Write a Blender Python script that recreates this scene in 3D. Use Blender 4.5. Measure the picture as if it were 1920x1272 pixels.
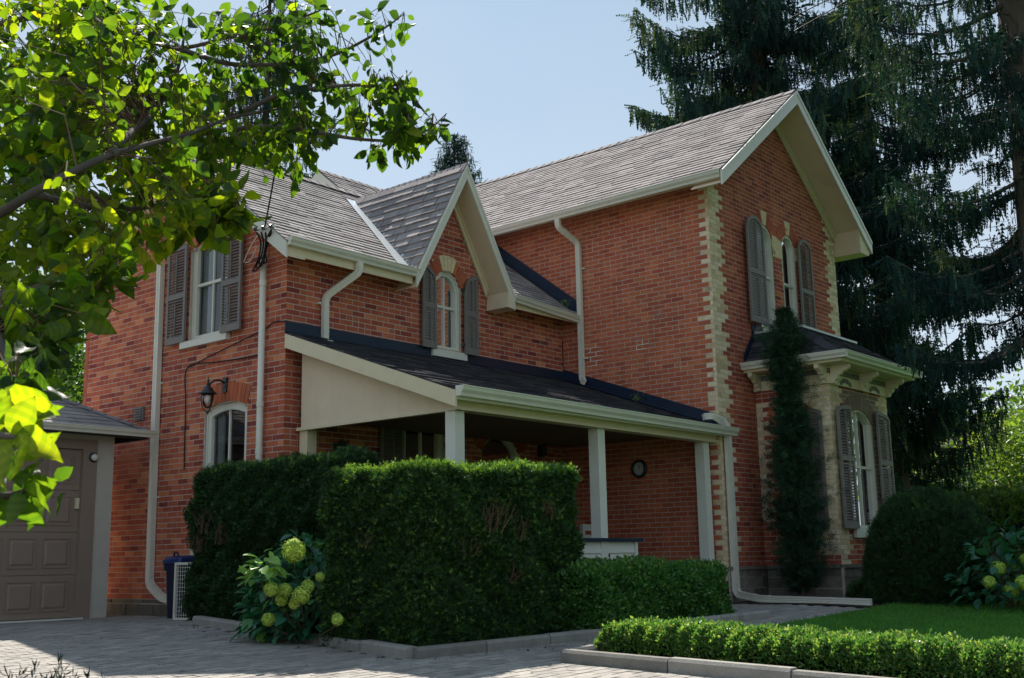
import bpy, math, random
import numpy as np
from mathutils import Vector, Matrix
random.seed(7); RNG = np.random.default_rng(7)
for o in list(bpy.data.objects): bpy.data.objects.remove(o)
SC = bpy.context.scene; COL = SC.collection

# ---------------------------------------------------------------- camera
FPX, YAW, PITCH, ROLL = 2137., math.radians(50.0), math.radians(10.99), math.radians(-1.06)
CAM = np.array([-9.006, -11.300, 0.65])
def cam_axes():
    cy, sy, cp, sp = math.cos(YAW), math.sin(YAW), math.cos(PITCH), math.sin(PITCH)
    f = np.array([sy*cp, cy*cp, sp]); r = np.array([cy, -sy, 0.]); u = np.cross(r, f)
    cr, sr = math.cos(ROLL), math.sin(ROLL)
    return cr*r+sr*u, -sr*r+cr*u, f
CR, CU, CF = cam_axes()
cd = bpy.data.cameras.new('camera'); cam = bpy.data.objects.new('camera', cd); COL.objects.link(cam)
cam.matrix_world = Matrix([[CR[i], CU[i], -CF[i], CAM[i]] for i in range(3)] + [[0, 0, 0, 1]])
cd.sensor_width = 36; cd.lens = FPX/1920*36; cd.clip_end = 2000; cd.clip_start = .05
cd.dof.use_dof = True; cd.dof.focus_distance = 15; cd.dof.aperture_fstop = 11
SC.camera = cam
# ---------------------------------------------------------------- light
SUNV = Vector((.53, .755, 1.0)).normalized()
ELEV = math.asin(SUNV.z); AZ = math.atan2(SUNV.x, SUNV.y)
w = bpy.data.worlds.new('World'); SC.world = w; w.use_nodes = True
nt = w.node_tree; bg = nt.nodes['Background']
sky = nt.nodes.new('ShaderNodeTexSky'); sky.sky_type = 'NISHITA'; sky.sun_disc = False
sky.sun_elevation = ELEV; sky.sun_rotation = AZ; sky.air_density = 1.0; sky.dust_density = 1.0; sky.ozone_density = 1.5
veil = nt.nodes.new('ShaderNodeMix'); veil.data_type = 'RGBA'; veil.inputs[0].default_value = .86      # thin high cloud over the whole sky
vn = nt.nodes.new('ShaderNodeTexNoise'); vn.inputs['Scale'].default_value = 2.2; vn.inputs['Detail'].default_value = 5; vn.inputs['Roughness'].default_value = .5
vc = nt.nodes.new('ShaderNodeTexCoord'); nt.links.new(vc.outputs['Generated'], vn.inputs['Vector'])
vr = nt.nodes.new('ShaderNodeValToRGB'); vr.color_ramp.elements[0].position = .3; vr.color_ramp.elements[1].position = .75
vr.color_ramp.elements[0].color = (.255, .395, .54, 1); vr.color_ramp.elements[1].color = (.35, .44, .53, 1)
vm_ = nt.nodes.new('ShaderNodeVectorMath'); vm_.operation = 'SCALE'; vm_.inputs['Scale'].default_value = 5.4
sx = nt.nodes.new('ShaderNodeSeparateXYZ'); nt.links.new(vc.outputs['Generated'], sx.inputs[0])
hz_ = nt.nodes.new('ShaderNodeMapRange'); hz_.interpolation_type = 'SMOOTHSTEP'; hz_.inputs[1].default_value = .05; hz_.inputs[2].default_value = .62; hz_.inputs[3].default_value = .8; hz_.inputs[4].default_value = 0; nt.links.new(sx.outputs[2], hz_.inputs[0])
hm = nt.nodes.new('ShaderNodeMix'); hm.data_type = 'RGBA'; hm.inputs[7].default_value = (.56, .63, .69, 1); nt.links.new(hz_.outputs[0], hm.inputs[0]); nt.links.new(vr.outputs[0], hm.inputs[6])
nt.links.new(vn.outputs['Fac'], vr.inputs[0]); nt.links.new(hm.outputs[2], vm_.inputs[0]); sg_ = nt.nodes.new('ShaderNodeVectorMath'); sg_.operation = 'SCALE'; sg_.inputs['Scale'].default_value = .75; nt.links.new(sky.outputs[0], sg_.inputs[0]); nt.links.new(sg_.outputs[0], veil.inputs[6]); nt.links.new(vm_.outputs[0], veil.inputs[7])
nt.links.new(veil.outputs[2], bg.inputs[0]); bg.inputs[1].default_value = 0.12
sd = bpy.data.lights.new('sun', 'SUN'); sd.energy = 4.8; sd.angle = math.radians(.53); sd.color = (1, .95, .86)
sun = bpy.data.objects.new('sun', sd); COL.objects.link(sun)
sun.rotation_euler = (-SUNV).to_track_quat('-Z', 'Y').to_euler()
vs = SC.view_settings; vs.view_transform = 'Standard'; vs.look = 'None'; vs.gamma = 1; vs.exposure = 1.0
try: vs.use_curve_mapping = False
except Exception: pass

# ---------------------------------------------------------------- helpers
def at(px, py, d):
    """world point seen at pixel (1920 px wide photograph), d metres away horizontally"""
    v = (px-960)/FPX*CR - (py-636)/FPX*CU + CF
    return CAM + v/np.hypot(v[0], v[1])*d
def project(P):
    d = np.asarray(P, float)-CAM; z = d@CF
    return 960+FPX*(d@CR)/z, 636-FPX*(d@CU)/z, z
def gz(X, Y): return -.042*min(max(0., -(X*.62+Y*.78)), 19)
def V(*a): return np.array(a, float)
def lerp(a, b, t): return a+(b-a)*t

def meta(o, label=None, cat=None, group=None, kind=None):
    if label: o['label'] = label
    if cat: o['category'] = cat
    if group: o['group'] = group
    if kind: o['kind'] = kind
    return o
def link(name, me, parent=None, mats=()):
    for m in mats:
        if m.name not in [x.name for x in me.materials if x]: me.materials.append(m)
    o = bpy.data.objects.new(name, me); COL.objects.link(o)
    if parent is not None: o.parent = parent
    return o
def empty(name, label, cat, loc=(0, 0, 0), group=None):
    o = bpy.data.objects.new(name, None); COL.objects.link(o); o.location = loc; o.empty_display_size = .2
    return meta(o, label, cat, group)
def np_mesh(name, verts, faces, tint=None, smooth=False, matidx=None):
    me = bpy.data.meshes.new(name); verts = np.asarray(verts, np.float32); faces = np.asarray(faces, np.int32)
    n, k = faces.shape
    me.vertices.add(len(verts)); me.vertices.foreach_set('co', verts.ravel())
    me.loops.add(n*k); me.loops.foreach_set('vertex_index', faces.ravel())
    me.polygons.add(n); me.polygons.foreach_set('loop_start', np.arange(n, dtype=np.int32)*k)
    me.polygons.foreach_set('loop_total', np.full(n, k, np.int32))
    me.polygons.foreach_set('use_smooth', np.full(n, smooth, bool))
    if matidx is not None: me.polygons.foreach_set('material_index', np.asarray(matidx, np.int32))
    if tint is not None:
        a = me.attributes.new('tint', 'FLOAT', 'FACE'); a.data.foreach_set('value', np.asarray(tint, np.float32))
    me.update(calc_edges=True); return me

class MB:
    def __init__(s): s.v = []; s.f = []; s.t = []
    def add(s, vs, fs, tint=.5):
        b = len(s.v); s.v += [tuple(map(float, p)) for p in vs]; s.f += [tuple(b+i for i in f) for f in fs]; s.t += [tint]*len(fs); return s
    def beam(s, p, a, b, c, tint=.5):
        """parallelepiped: corner p and three edge vectors"""
        p, a, b, c = (np.asarray(x, float) for x in (p, a, b, c))
        if np.dot(np.cross(a, b), c) < 0: a, b = b, a
        vs = [p, p+a, p+a+b, p+b, p+c, p+a+c, p+a+b+c, p+b+c]
        return s.add(vs, [(0, 3, 2, 1), (4, 5, 6, 7), (0, 1, 5, 4), (1, 2, 6, 5), (2, 3, 7, 6), (3, 0, 4, 7)], tint)
    def box(s, x0, x1, y0, y1, z0, z1, tint=.5): return s.beam((x0, y0, z0), (x1-x0, 0, 0), (0, y1-y0, 0), (0, 0, z1-z0), tint)
    def prism(s, pts, d, tint=.5):
        n = len(pts); pts = [np.asarray(p, float) for p in pts]; d = np.asarray(d, float)
        vs = pts+[p+d for p in pts]
        return s.add(vs, [tuple(range(n-1, -1, -1)), tuple(range(n, 2*n))]+[(i, (i+1) % n, n+(i+1) % n, n+i) for i in range(n)], tint)
    def sweep(s, path, prof, ref=(0, 0, 1), tint=.5, cap=True, scale=None):
        """sweep closed 2-D profile (a,b) along path; a is sideways, b along ref"""
        path = [np.asarray(p, float) for p in path]; n = len(prof); ref = np.asarray(ref, float); vs = []
        for i, p in enumerate(path):
            d = (path[min(i+1, len(path)-1)]-path[max(i-1, 0)]); d /= np.linalg.norm(d)
            r = ref if abs(d@ref)/np.linalg.norm(ref) < .98 else np.array([1., .3, 0])
            sd_ = np.cross(d, r); sd_ /= np.linalg.norm(sd_); up = np.cross(sd_, d)
            k = scale[i] if scale is not None else 1
            if 0 < i < len(path)-1:
                d1 = path[i]-path[i-1]; d1 /= np.linalg.norm(d1); c = max(.5, abs(d1@d))
            else: c = 1
            vs += [p+(sd_*a+up*b)*k for a, b in prof]
        fs = []
        for i in range(len(path)-1):
            fs += [(i*n+j, i*n+(j+1) % n, (i+1)*n+(j+1) % n, (i+1)*n+j) for j in range(n)]
        if cap: fs += [tuple(range(n-1, -1, -1)), tuple((len(path)-1)*n+j for j in range(n))]
        return s.add(vs, fs, tint)
    def tube(s, path, r, n=8, tint=.5, scale=None, ref=(0, 0, 1)):
        return s.sweep(path, [(r*math.cos(2*math.pi*j/n), r*math.sin(2*math.pi*j/n)) for j in range(n)], ref, tint, True, scale)
    def lathe(s, c, prof, n=16, axis=(0, 0, 1), tint=.5):
        ax = np.asarray(axis, float); ax /= np.linalg.norm(ax); a = np.cross(ax, (0, 0, 1) if abs(ax[2]) < .9 else (1, 0, 0)); a /= np.linalg.norm(a); b = np.cross(ax, a)
        c = np.asarray(c, float); vs = [c+ax*h+(a*math.cos(2*math.pi*j/n)+b*math.sin(2*math.pi*j/n))*r for r, h in prof for j in range(n)]
        m = len(prof); fs = [(i*n+j, i*n+(j+1) % n, (i+1)*n+(j+1) % n, (i+1)*n+j) for i in range(m-1) for j in range(n)]
        fs += [tuple(range(n-1, -1, -1)), tuple((m-1)*n+j for j in range(n))]
        return s.add(vs, fs, tint)
    def build(s, name, mat, parent=None, smooth=False):
        me = bpy.data.meshes.new(name); me.from_pydata(s.v, [], s.f)
        a = me.attributes.new('tint', 'FLOAT', 'FACE'); a.data.foreach_set('value', np.asarray(s.t, np.float32))
        if smooth: me.polygons.foreach_set('use_smooth', np.ones(len(me.polygons), bool))
        me.update(); return link(name, me, parent, [mat])

# ---------------------------------------------------------------- materials
def mat(name, ramp, rough=.8, spec=.3, nscale=8., namt=.15, bscale=60., bump=.0, transl=0., tg=(2.3, 2.1, .8), metal=0., wear=None, stretch=None, coat=0.):
    m = bpy.data.materials.new(name); m.use_nodes = True; t = m.node_tree; N = t.nodes; L = t.links
    p = N['Principled BSDF']; p.inputs['Roughness'].default_value = rough; p.inputs['Specular IOR Level'].default_value = spec; p.inputs['Metallic'].default_value = metal
    if isinstance(ramp, tuple): ramp = [(0, ramp), (1, ramp)]
    at_ = N.new('ShaderNodeAttribute'); at_.attribute_name = 'tint'
    cr = N.new('ShaderNodeValToRGB'); L.new(at_.outputs['Fac'], cr.inputs[0])
    el = cr.color_ramp.elements
    while len(el) < len(ramp): el.new(.5)
    for e, (ps, c) in zip(el, ramp): e.position = ps; e.color = (*c, 1)
    tc = N.new('ShaderNodeNewGeometry'); src = tc.outputs['Position']
    if stretch:
        mp = N.new('ShaderNodeMapping'); mp.inputs['Scale'].default_value = stretch; L.new(src, mp.inputs[0]); src = mp.outputs[0]
    nz = N.new('ShaderNodeTexNoise'); nz.inputs['Scale'].default_value = nscale; nz.inputs['Detail'].default_value = 6; nz.inputs['Roughness'].default_value = .65
    L.new(src, nz.inputs['Vector'])
    mr = N.new('ShaderNodeMapRange'); mr.inputs[1].default_value = .25; mr.inputs[2].default_value = .75; mr.inputs[3].default_value = 1-namt; mr.inputs[4].default_value = 1+namt
    L.new(nz.outputs['Fac'], mr.inputs[0])
    vm = N.new('ShaderNodeVectorMath'); vm.operation = 'SCALE'; L.new(cr.outputs[0], vm.inputs[0]); L.new(mr.outputs[0], vm.inputs['Scale'])
    colout = vm.outputs[0]
    if wear:   # blotches of another colour: (colour, scale, lo, hi)
        wn = N.new('ShaderNodeTexNoise'); wn.inputs['Scale'].default_value = wear[1]; wn.inputs['Detail'].default_value = 8; L.new(tc.outputs['Position'], wn.inputs['Vector'])
        w2 = N.new('ShaderNodeMapRange'); w2.inputs[1].default_value = wear[2]; w2.inputs[2].default_value = wear[3]; L.new(wn.outputs['Fac'], w2.inputs[0])
        mx = N.new('ShaderNodeMix'); mx.data_type = 'RGBA'; L.new(w2.outputs[0], mx.inputs[0]); L.new(colout, mx.inputs[6]); mx.inputs[7].default_value = (*wear[0], 1)
        colout = mx.outputs[2]
    L.new(colout, p.inputs['Base Color'])
    if bump:
        b = N.new('ShaderNodeBump'); b.inputs['Strength'].default_value = bump; b.inputs['Distance'].default_value = .01
        n2 = N.new('ShaderNodeTexNoise'); n2.inputs['Scale'].default_value = bscale; n2.inputs['Detail'].default_value = 4; L.new(src, n2.inputs['Vector'])
        L.new(n2.outputs['Fac'], b.inputs['Height']); L.new(b.outputs[0], p.inputs['Normal'])
    if transl:
        tr = N.new('ShaderNodeBsdfTranslucent'); mx = N.new('ShaderNodeMixShader'); mx.inputs[0].default_value = transl
        g = N.new('ShaderNodeVectorMath'); g.operation = 'MULTIPLY'; L.new(colout, g.inputs[0]); g.inputs[1].default_value = tg
        L.new(g.outputs[0], tr.inputs[0]); L.new(p.outputs[0], mx.inputs[1]); L.new(tr.outputs[0], mx.inputs[2]); L.new(mx.outputs[0], N['Material Output'].inputs[0])
    return m
def glass(name, tint=(.9, .95, 1), body=.75):
    m = bpy.data.materials.new(name); m.use_nodes = True; t = m.node_tree; N = t.nodes; L = t.links; N.remove(N['Principled BSDF'])
    g = N.new('ShaderNodeBsdfGlossy'); g.inputs['Roughness'].default_value = .02; tr = N.new('ShaderNodeBsdfTransparent'); tr.inputs[0].default_value = (*[c*body for c in tint], 1)
    f = N.new('ShaderNodeFresnel'); f.inputs[0].default_value = 1.6; a = N.new('ShaderNodeMath'); a.operation = 'MULTIPLY_ADD'; a.inputs[1].default_value = 1.1; a.inputs[2].default_value = .03; L.new(f.outputs[0], a.inputs[0])
    nz = N.new('ShaderNodeTexNoise'); nz.inputs['Scale'].default_value = 2.5; b = N.new('ShaderNodeBump'); b.inputs['Strength'].default_value = .06; b.inputs['Distance'].default_value = .05
    tc = N.new('ShaderNodeTexCoord'); L.new(tc.outputs['Object'], nz.inputs['Vector']); L.new(nz.outputs['Fac'], b.inputs['Height']); L.new(b.outputs[0], g.inputs['Normal'])
    mx = N.new('ShaderNodeMixShader'); L.new(a.outputs[0], mx.inputs[0]); L.new(tr.outputs[0], mx.inputs[1]); L.new(g.outputs[0], mx.inputs[2]); L.new(mx.outputs[0], N['Material Output'].inputs[0])
    return m
M = {}
M['brick'] = mat('brick', [(0, (.19, .042, .038)), (.25, (.31, .068, .048)), (.5, (.45, .112, .062)), (.75, (.56, .165, .078)), (1, (.66, .25, .12))], .88, .15, 3.2, .26, 140, .5, wear=((.40, .24, .18), 7, .60, .86), stretch=(1, 1, .4))
M['buff'] = mat('buff_brick', [(0, (.54, .38, .22)), (.5, (.78, .60, .37)), (1, (.86, .70, .50))], .9, .15, 26, .22, 120, .5, wear=((.22, .19, .15), 6, .6, .8))
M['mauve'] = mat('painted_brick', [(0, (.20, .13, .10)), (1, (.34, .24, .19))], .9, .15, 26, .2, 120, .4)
M['mortar'] = mat('mortar', (.56, .46, .40), .95, .1, 14, .15, 90, .2)
M['plainbrick'] = mat('plain_brick', (.42, .13, .08), .9, .15, 5, .25, 60, .3)
M['stone'] = mat('stone', [(0, (.13, .11, .09)), (1, (.25, .22, .18))], .92, .15, 9, .35, 25, .9)
M['trim'] = mat('cream_paint', (.72, .60, .40), .45, .4, 6, .06, 200, .05, wear=((.42, .38, .29), 3, .66, .9))
M['gutter'] = mat('gutter_metal', (.70, .655, .55), .35, .5, 5, .07, 100, .04, wear=((.38, .36, .30), 5, .68, .9))
M['ceiling'] = mat('porch_ceiling', (.17, .125, .09), .8, .2, 3, .1)
M['siding'] = mat('beige_board', (.74, .59, .42), .7, .25, 3, .06, 60, .1, wear=((.5, .44, .36), 2, .6, .85))
M['window'] = mat('window_paint', (.70, .67, .57), .4, .4, 5, .05)
M['shutter'] = mat('shutter_paint', (.20, .172, .155), .55, .35, 8, .1, 120, .08)
M['shingle'] = mat('asphalt_shingle', [(0, (.17, .148, .152)), (.5, (.27, .238, .235)), (1, (.37, .33, .32))], .95, .12, 3.5, .16, 260, .5)
M['dshingle'] = mat('dark_shade_shingle', [(0, (.035, .034, .042)), (.5, (.06, .056, .065)), (1, (.10, .092, .10))], .95, .12, 4, .16, 260, .5)  # porch roof shade put into the colour; same shingle as the main roof
M['felt'] = mat('roof_board', (.05, .045, .045), .95, .1)
M['flash'] = mat('dark_flashing', (.010, .022, .048), .35, .5, 4, .15, 30, .1)
M['valley'] = mat('valley_metal', (.62, .64, .66), .3, .5, 4, .06, metal=.35)
M['white'] = mat('white_paint', (.74, .71, .62), .5, .3, 4, .06)
M['stucco'] = mat('stucco', (.56, .51, .43), .95, .15, 5, .08, 160, .9)
M['gdoor'] = mat('garage_paint', (.27, .195, .15), .5, .35, 4, .07, 90, .06)
M['paver'] = mat('paver', [(0, (.20, .185, .17)), (.5, (.30, .272, .245)), (1, (.40, .36, .32))], .92, .15, 12, .18, 120, .5)
M['sand'] = mat('joint_sand', (.075, .065, .058), .98, .05, 20, .2)
M['kerb'] = mat('kerb_concrete', [(0, (.19, .175, .155)), (1, (.30, .28, .25))], .93, .15, 8, .2, 90, .6, wear=((.16, .15, .12), 5, .6, .8))
M['soil'] = mat('soil', (.055, .04, .028), .98, .05, 12, .4, 30, 1)
M['lawn'] = mat('lawn', (.05, .16, .025), .95, .1, 9, .25, 60, .6)
M['earth'] = mat('earth', (.09, .11, .045), .95, .1, 3, .3, 30, .5)
M['black'] = mat('black_metal', (.016, .018, .022), .4, .5, 9, .1)
M['cable'] = mat('black_cable', (.012, .012, .014), .55, .3)
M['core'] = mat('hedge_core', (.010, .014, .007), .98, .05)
M['bark'] = mat('bark', [(0, (.07, .055, .045)), (1, (.16, .13, .11))], .95, .15, 8, .35, 25, 1, stretch=(1, 1, .25))
M['twig'] = mat('twig', [(0, (.07, .045, .03)), (1, (.20, .12, .075))], .9, .15, 20, .2)
M['bin'] = mat('blue_plastic', (.006, .010, .038), .4, .45, 5, .06)
M['lid'] = mat('blue_lid', (.008, .025, .11), .4, .45, 5, .06)
M['curtain'] = mat('curtain', [(0, (.42, .43, .42)), (1, (.72, .72, .68))], .9, .1, 6, .08, transl=.0)
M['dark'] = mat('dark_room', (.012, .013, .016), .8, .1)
M['clockface'] = mat('clock_face', (.55, .56, .58), .5, .3)
M['bulb'] = mat('frosted_bulb', (.75, .72, .66), .3, .5)
M['glass'] = glass('window_glass'); M['clear'] = glass('lantern_glass', (1, .97, .95), .95)
M['wood'] = mat('grey_chair', (.45, .43, .38), .6, .3, 8, .1)
M['cushion'] = mat('cushion', (.20, .14, .13), .9, .1)
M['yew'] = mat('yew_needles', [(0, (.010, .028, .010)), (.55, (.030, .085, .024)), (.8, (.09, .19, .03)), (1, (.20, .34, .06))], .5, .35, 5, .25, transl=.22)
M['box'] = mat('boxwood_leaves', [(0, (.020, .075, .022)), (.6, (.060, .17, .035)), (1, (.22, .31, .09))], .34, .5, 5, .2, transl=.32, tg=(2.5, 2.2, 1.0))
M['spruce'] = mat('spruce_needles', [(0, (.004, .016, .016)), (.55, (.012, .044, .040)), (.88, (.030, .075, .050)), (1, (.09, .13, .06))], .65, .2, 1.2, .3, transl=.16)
M['cedar'] = mat('cedar_needles', [(0, (.008, .026, .016)), (.7, (.022, .065, .034)), (1, (.06, .13, .05))], .55, .3, 3, .25, transl=.15)
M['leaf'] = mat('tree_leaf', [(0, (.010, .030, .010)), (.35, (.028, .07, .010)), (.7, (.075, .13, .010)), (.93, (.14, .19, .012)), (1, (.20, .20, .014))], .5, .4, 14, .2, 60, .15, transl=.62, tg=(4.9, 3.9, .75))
M['broad'] = mat('broadleaf', [(0, (.03, .07, .02)), (.6, (.07, .14, .025)), (1, (.16, .23, .05))], .5, .35, 2, .25, transl=.35)
M['hydr'] = mat('hydrangea_leaf', [(0, (.014, .075, .045)), (.6, (.04, .17, .085)), (1, (.20, .36, .06))], .42, .45, 12, .15, transl=.28)
M['bloom'] = mat('hydrangea_bloom', [(0, (.20, .32, .04)), (1, (.52, .64, .13))], .7, .2, 12, .15, transl=.2)
M['grass'] = mat('grass_blade', [(0, (.035, .12, .018)), (1, (.12, .28, .04))], .6, .3, 1.5, .25, transl=.3)

# ---------------------------------------------------------------- tiles (bricks, shingles, pavers)
TILES = []   # dict rows
def tile(wall, name, c, U, Vv, N, hu, hv, tl, th, tint, m, full): TILES.append((wall, name, c, U, Vv, N, hu, hv, tl, th, tint, m, full))
def tile_verts(c, U, Vv, N, hu, hv, tl, th, base):
    # th = height of top face at low edge (v=-hv), tl at high edge
    return np.stack([c-U*hu-Vv*hv+N*base, c+U*hu-Vv*hv+N*base, c+U*hu+Vv*hv+N*base, c-U*hu+Vv*hv+N*base,
                     c-U*hu-Vv*hv+N*th, c+U*hu-Vv*hv+N*th, c+U*hu+Vv*hv+N*tl, c-U*hu+Vv*hv+N*tl], -2)
TF = np.array([(4, 5, 6, 7), (0, 1, 5, 4), (1, 2, 6, 5), (2, 3, 7, 6), (3, 0, 4, 7)])
def score(t):
    x, y, z = project(t[2])
    if z < .5 or not (0 < x < 1920 and 0 < y < 1272): return 0
    if 333 < x < 1095 and y > 850: return 0
    if x < 300 and y < 600: return 0
    if x < 450 and y < 430: return 0
    d = t[2]-CAM; r = np.linalg.norm(d)
    return abs(d@t[5])/r*t[6]*t[7]/r**2
VARM = {}
def flush_tiles(limits):
    """the largest tiles of each name become parts of their own, the rest one part per wall"""
    groups = {}
    for t in TILES: groups.setdefault(t[1], []).append(t)
    for name, ts in groups.items():
        lim = limits.get(name, 0)
        sc = np.array([score(t) if t[12] else 0 for t in ts]); order = np.argsort(-sc)[:lim]; sel = set(int(i) for i in order if sc[i] > 0)
        for i in sel:
            wall, nm, c, U, Vv, N, hu, hv, tl, th, tint, m, full = ts[i]
            key = (nm, round(hu, 3), round(hv, 3), round(th, 3), round(tl, 3), int(tint*11), m)
            if key not in VARM:
                v = tile_verts(V(0, 0, 0), V(1, 0, 0), V(0, 1, 0), V(0, 0, 1), hu, hv, tl, th, -.006)
                VARM[key] = np_mesh(nm, v, TF, np.full(5, (int(tint*11)+.5)/11)); VARM[key].materials.append(M[m])
            o = bpy.data.objects.new(nm, VARM[key]); COL.objects.link(o); o.parent = wall
            o.matrix_basis = Matrix([[U[k], Vv[k], N[k], c[k]] for k in range(3)]+[[0, 0, 0, 1]])
        rest = {}
        for i, t in enumerate(ts):
            if i not in sel: rest.setdefault((id(t[0]), t[11]), []).append(t)
        for (_, m), rs in rest.items():
            n = len(rs); A = lambda k: np.array([r[k] for r in rs], float)
            c, U, Vv, N = A(2), A(3), A(4), A(5); e = lambda k: A(k)[:, None]
            vs = tile_verts(c, U, Vv, N, e(6), e(7), e(8), e(9), -.006).reshape(-1, 3)
            fs = (TF[None]+8*np.arange(n)[:, None, None]).reshape(-1, 4)
            me = np_mesh(name, vs, fs, np.repeat(A(10), 5)); o = link(name, me, rs[0][0], [M[m]]); o['kind'] = 'stuff'
    TILES.clear()

CH, BL, J = .0727, .225, .0105
def arch_z(u, op):
    """top of opening at u; op = (uc, halfwidth, z0, zspring, rise)"""
    uc, hw, z0, zs, r = op[:5]; x = abs(u-uc)
    if x > hw: return None
    if r <= 0: return zs
    R = (hw*hw+r*r)/(2*r); return zs+r-R+math.sqrt(max(0, R*R-x*x))
def arch_half(z, op, extra=0.):
    uc, hw, z0, zs, r = op[:5]
    if z < z0 or z > zs+r+extra: return 0
    if z <= zs or r <= 0: return hw if z <= zs else (hw+.05 if extra else 0)
    R = (hw*hw+r*r)/(2*r)+extra; c = zs+r-(hw*hw+r*r)/(2*r); h = R*R-(z-c)**2
    lim = hw+extra if r > hw*.95 else hw+(z-zs)*math.tan(math.asin(hw/(R-extra)))
    return min(math.sqrt(h), lim) if h > 0 else 0
def cut(spans, a, b):
    out = []
    for x0, x1 in spans:
        if b <= x0 or a >= x1: out.append((x0, x1)); continue
        if a > x0: out.append((x0, a))
        if b < x1: out.append((b, x1))
    return out
def brick_wall(root, origin, u, n, z0, z1, extent, ops, tint=(.5, .25), style=None, seed=0, vd=.2):
    """extent(z)->(u0,u1); ops openings; style(u,k)->(matkey,name) or None"""
    rnd = random.Random(seed); origin, u, n = V(*origin), V(*u), V(*n); Z = V(0, 0, 1)
    core = MB(); wall = link('wall', bpy.data.meshes.new('tmp'), root); K = int((z1-z0)/CH+.999)
    for k in range(K):
        zl = z0+k*CH; zh = min(zl+CH, z1); zm = (zl+zh)/2; ex = extent(zm)
        if not ex or ex[1]-ex[0] < .02: continue
        sp = [ex]; spb = [ex]
        for op in ops:
            h = arch_half(zm, op)
            if h: sp = cut(sp, op[0]-h, op[0]+h)
            hb = arch_half(zm, op, vd) if (op[4] > 0 and zm > op[3]-.02) else h
            if hb: spb = cut(spb, op[0]-hb, op[0]+hb)
        for a, b in sp:
            a += .010*(a == ex[0]); b -= .010*(b == ex[1])
            core.beam(origin+u*a+Z*zl-n*.11, u*(b-a), n*.104, Z*(zh-zl))
        off = (0 if k % 2 else .5)*BL+rnd.uniform(-.006, .006)
        for a, b in spb:
            i0 = math.floor((a-off)/BL)
            x = off+i0*BL
            while x < b:
                if rnd.random() < .035: cuts = [x, x+BL/2, x+BL]
                else: cuts = [x, x+BL]
                for p, q in zip(cuts, cuts[1:]):
                    lo, hi = max(p, a), min(q, b)
                    if hi-lo > .035 and zh-zl > .03:
                        segs = [(lo, hi)]
                        s_ = style((lo+hi)/2, k, lo, hi) if style else None
                        m_, nm_ = s_ if s_ else ('brick', 'brick')
                        tt = min(.99, max(.01, rnd.gauss(tint[0], tint[1]))) if m_ == 'brick' else rnd.uniform(.1, .95)
                        full = abs((hi-lo)-BL) < .004 and abs((zh-zl)-CH) < .002
                        pr = -.0035
                        tile(wall, nm_, origin+u*((lo+hi)/2)+Z*(zl+(zh-zl)/2)+n*(rnd.uniform(-.0015, .0015)), u, Z, n, (BL-J)/2 if full else (hi-lo-J)/2, (zh-zl-J)/2, pr, pr, tt, m_, full)
                x += BL
    me = bpy.data.meshes.new('wall'); me.from_pydata(core.v, [], core.f); me.materials.append(M['mortar']); wall.data = me
    return wall
def voussoirs(wall, origin, u, n, op, depth=.2, keys=0, keymat='buff', m='brick', ends=False, tint=(.55, .15), nv=None):
    origin, u, n = V(*origin), V(*u), V(*n); Z = V(0, 0, 1); uc, hw, z0, zs, r = op[:5]
    R = (hw*hw+r*r)/(2*r); cz = zs+r-R; th = math.asin(min(1, hw/R)) if r < hw*.999 else math.pi/2
    nv = nv or max(5, int(2*th*(R+depth*.3)/.078)); rnd = random.Random(int(uc*100))
    for i in range(nv):
        a0 = -th+2*th*i/nv; a1 = -th+2*th*(i+1)/nv; g = .004/(R+.1)
        a0 += g; a1 -= g; k = abs(i-(nv-1)/2)
        iskey = keys and k < keys/2+.01; end = ends and (i < 1 or i >= nv-1)
        mm = keymat if (iskey or end) else m
        R1 = R+depth+(.03 if iskey else 0)
        P = lambda a, rr: origin+u*(uc+rr*math.sin(a))+Z*(cz+rr*math.cos(a))
        mb = MB().prism([P(a0, R)-n*.09, P(a1, R)-n*.09, P(a1, R1)-n*.09, P(a0, R1)-n*.09], n*(.096+rnd.uniform(0, .003)+(.006 if iskey else 0)), min(.98, max(.02, rnd.gauss(*tint))))
        mb.build('voussoir', M[mm], wall)
def shingle_area(roof, P0, e, s, rows, spans, m='shingle', expo=.13, wd=.33, tint=(.5, .22), seed=0, name='shingle', thick=.011):
    P0, e, s = V(*P0), V(*e), V(*s); e /= np.linalg.norm(e); s /= np.linalg.norm(s); n = np.cross(e, s); n /= np.linalg.norm(n)
    if n[2] < 0: n = -n
    rnd = random.Random(seed)
    for k in range(rows):
        v0 = k*expo; sp = spans(v0+expo/2)
        for a, b in sp:
            x = math.floor(a/wd)*wd+rnd.uniform(0, wd)-wd
            while x < b:
                w_ = wd*rnd.uniform(.75, 1.25)
                lo, hi = max(x, a), min(x+w_, b); x += w_
                if hi-lo < .03: continue
                t_ = thick*rnd.uniform(.7, 1.5); ov = rnd.uniform(0, .008)
                tile(roof, name, P0+e*((lo+hi)/2)+s*(v0+expo/2-ov), e, s, n, round((hi-lo)/2-.003, 2), expo/2+.012, .002, t_+.004, min(.98, max(.02, rnd.gauss(*tint))), m, hi-lo > wd*.6)
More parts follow.
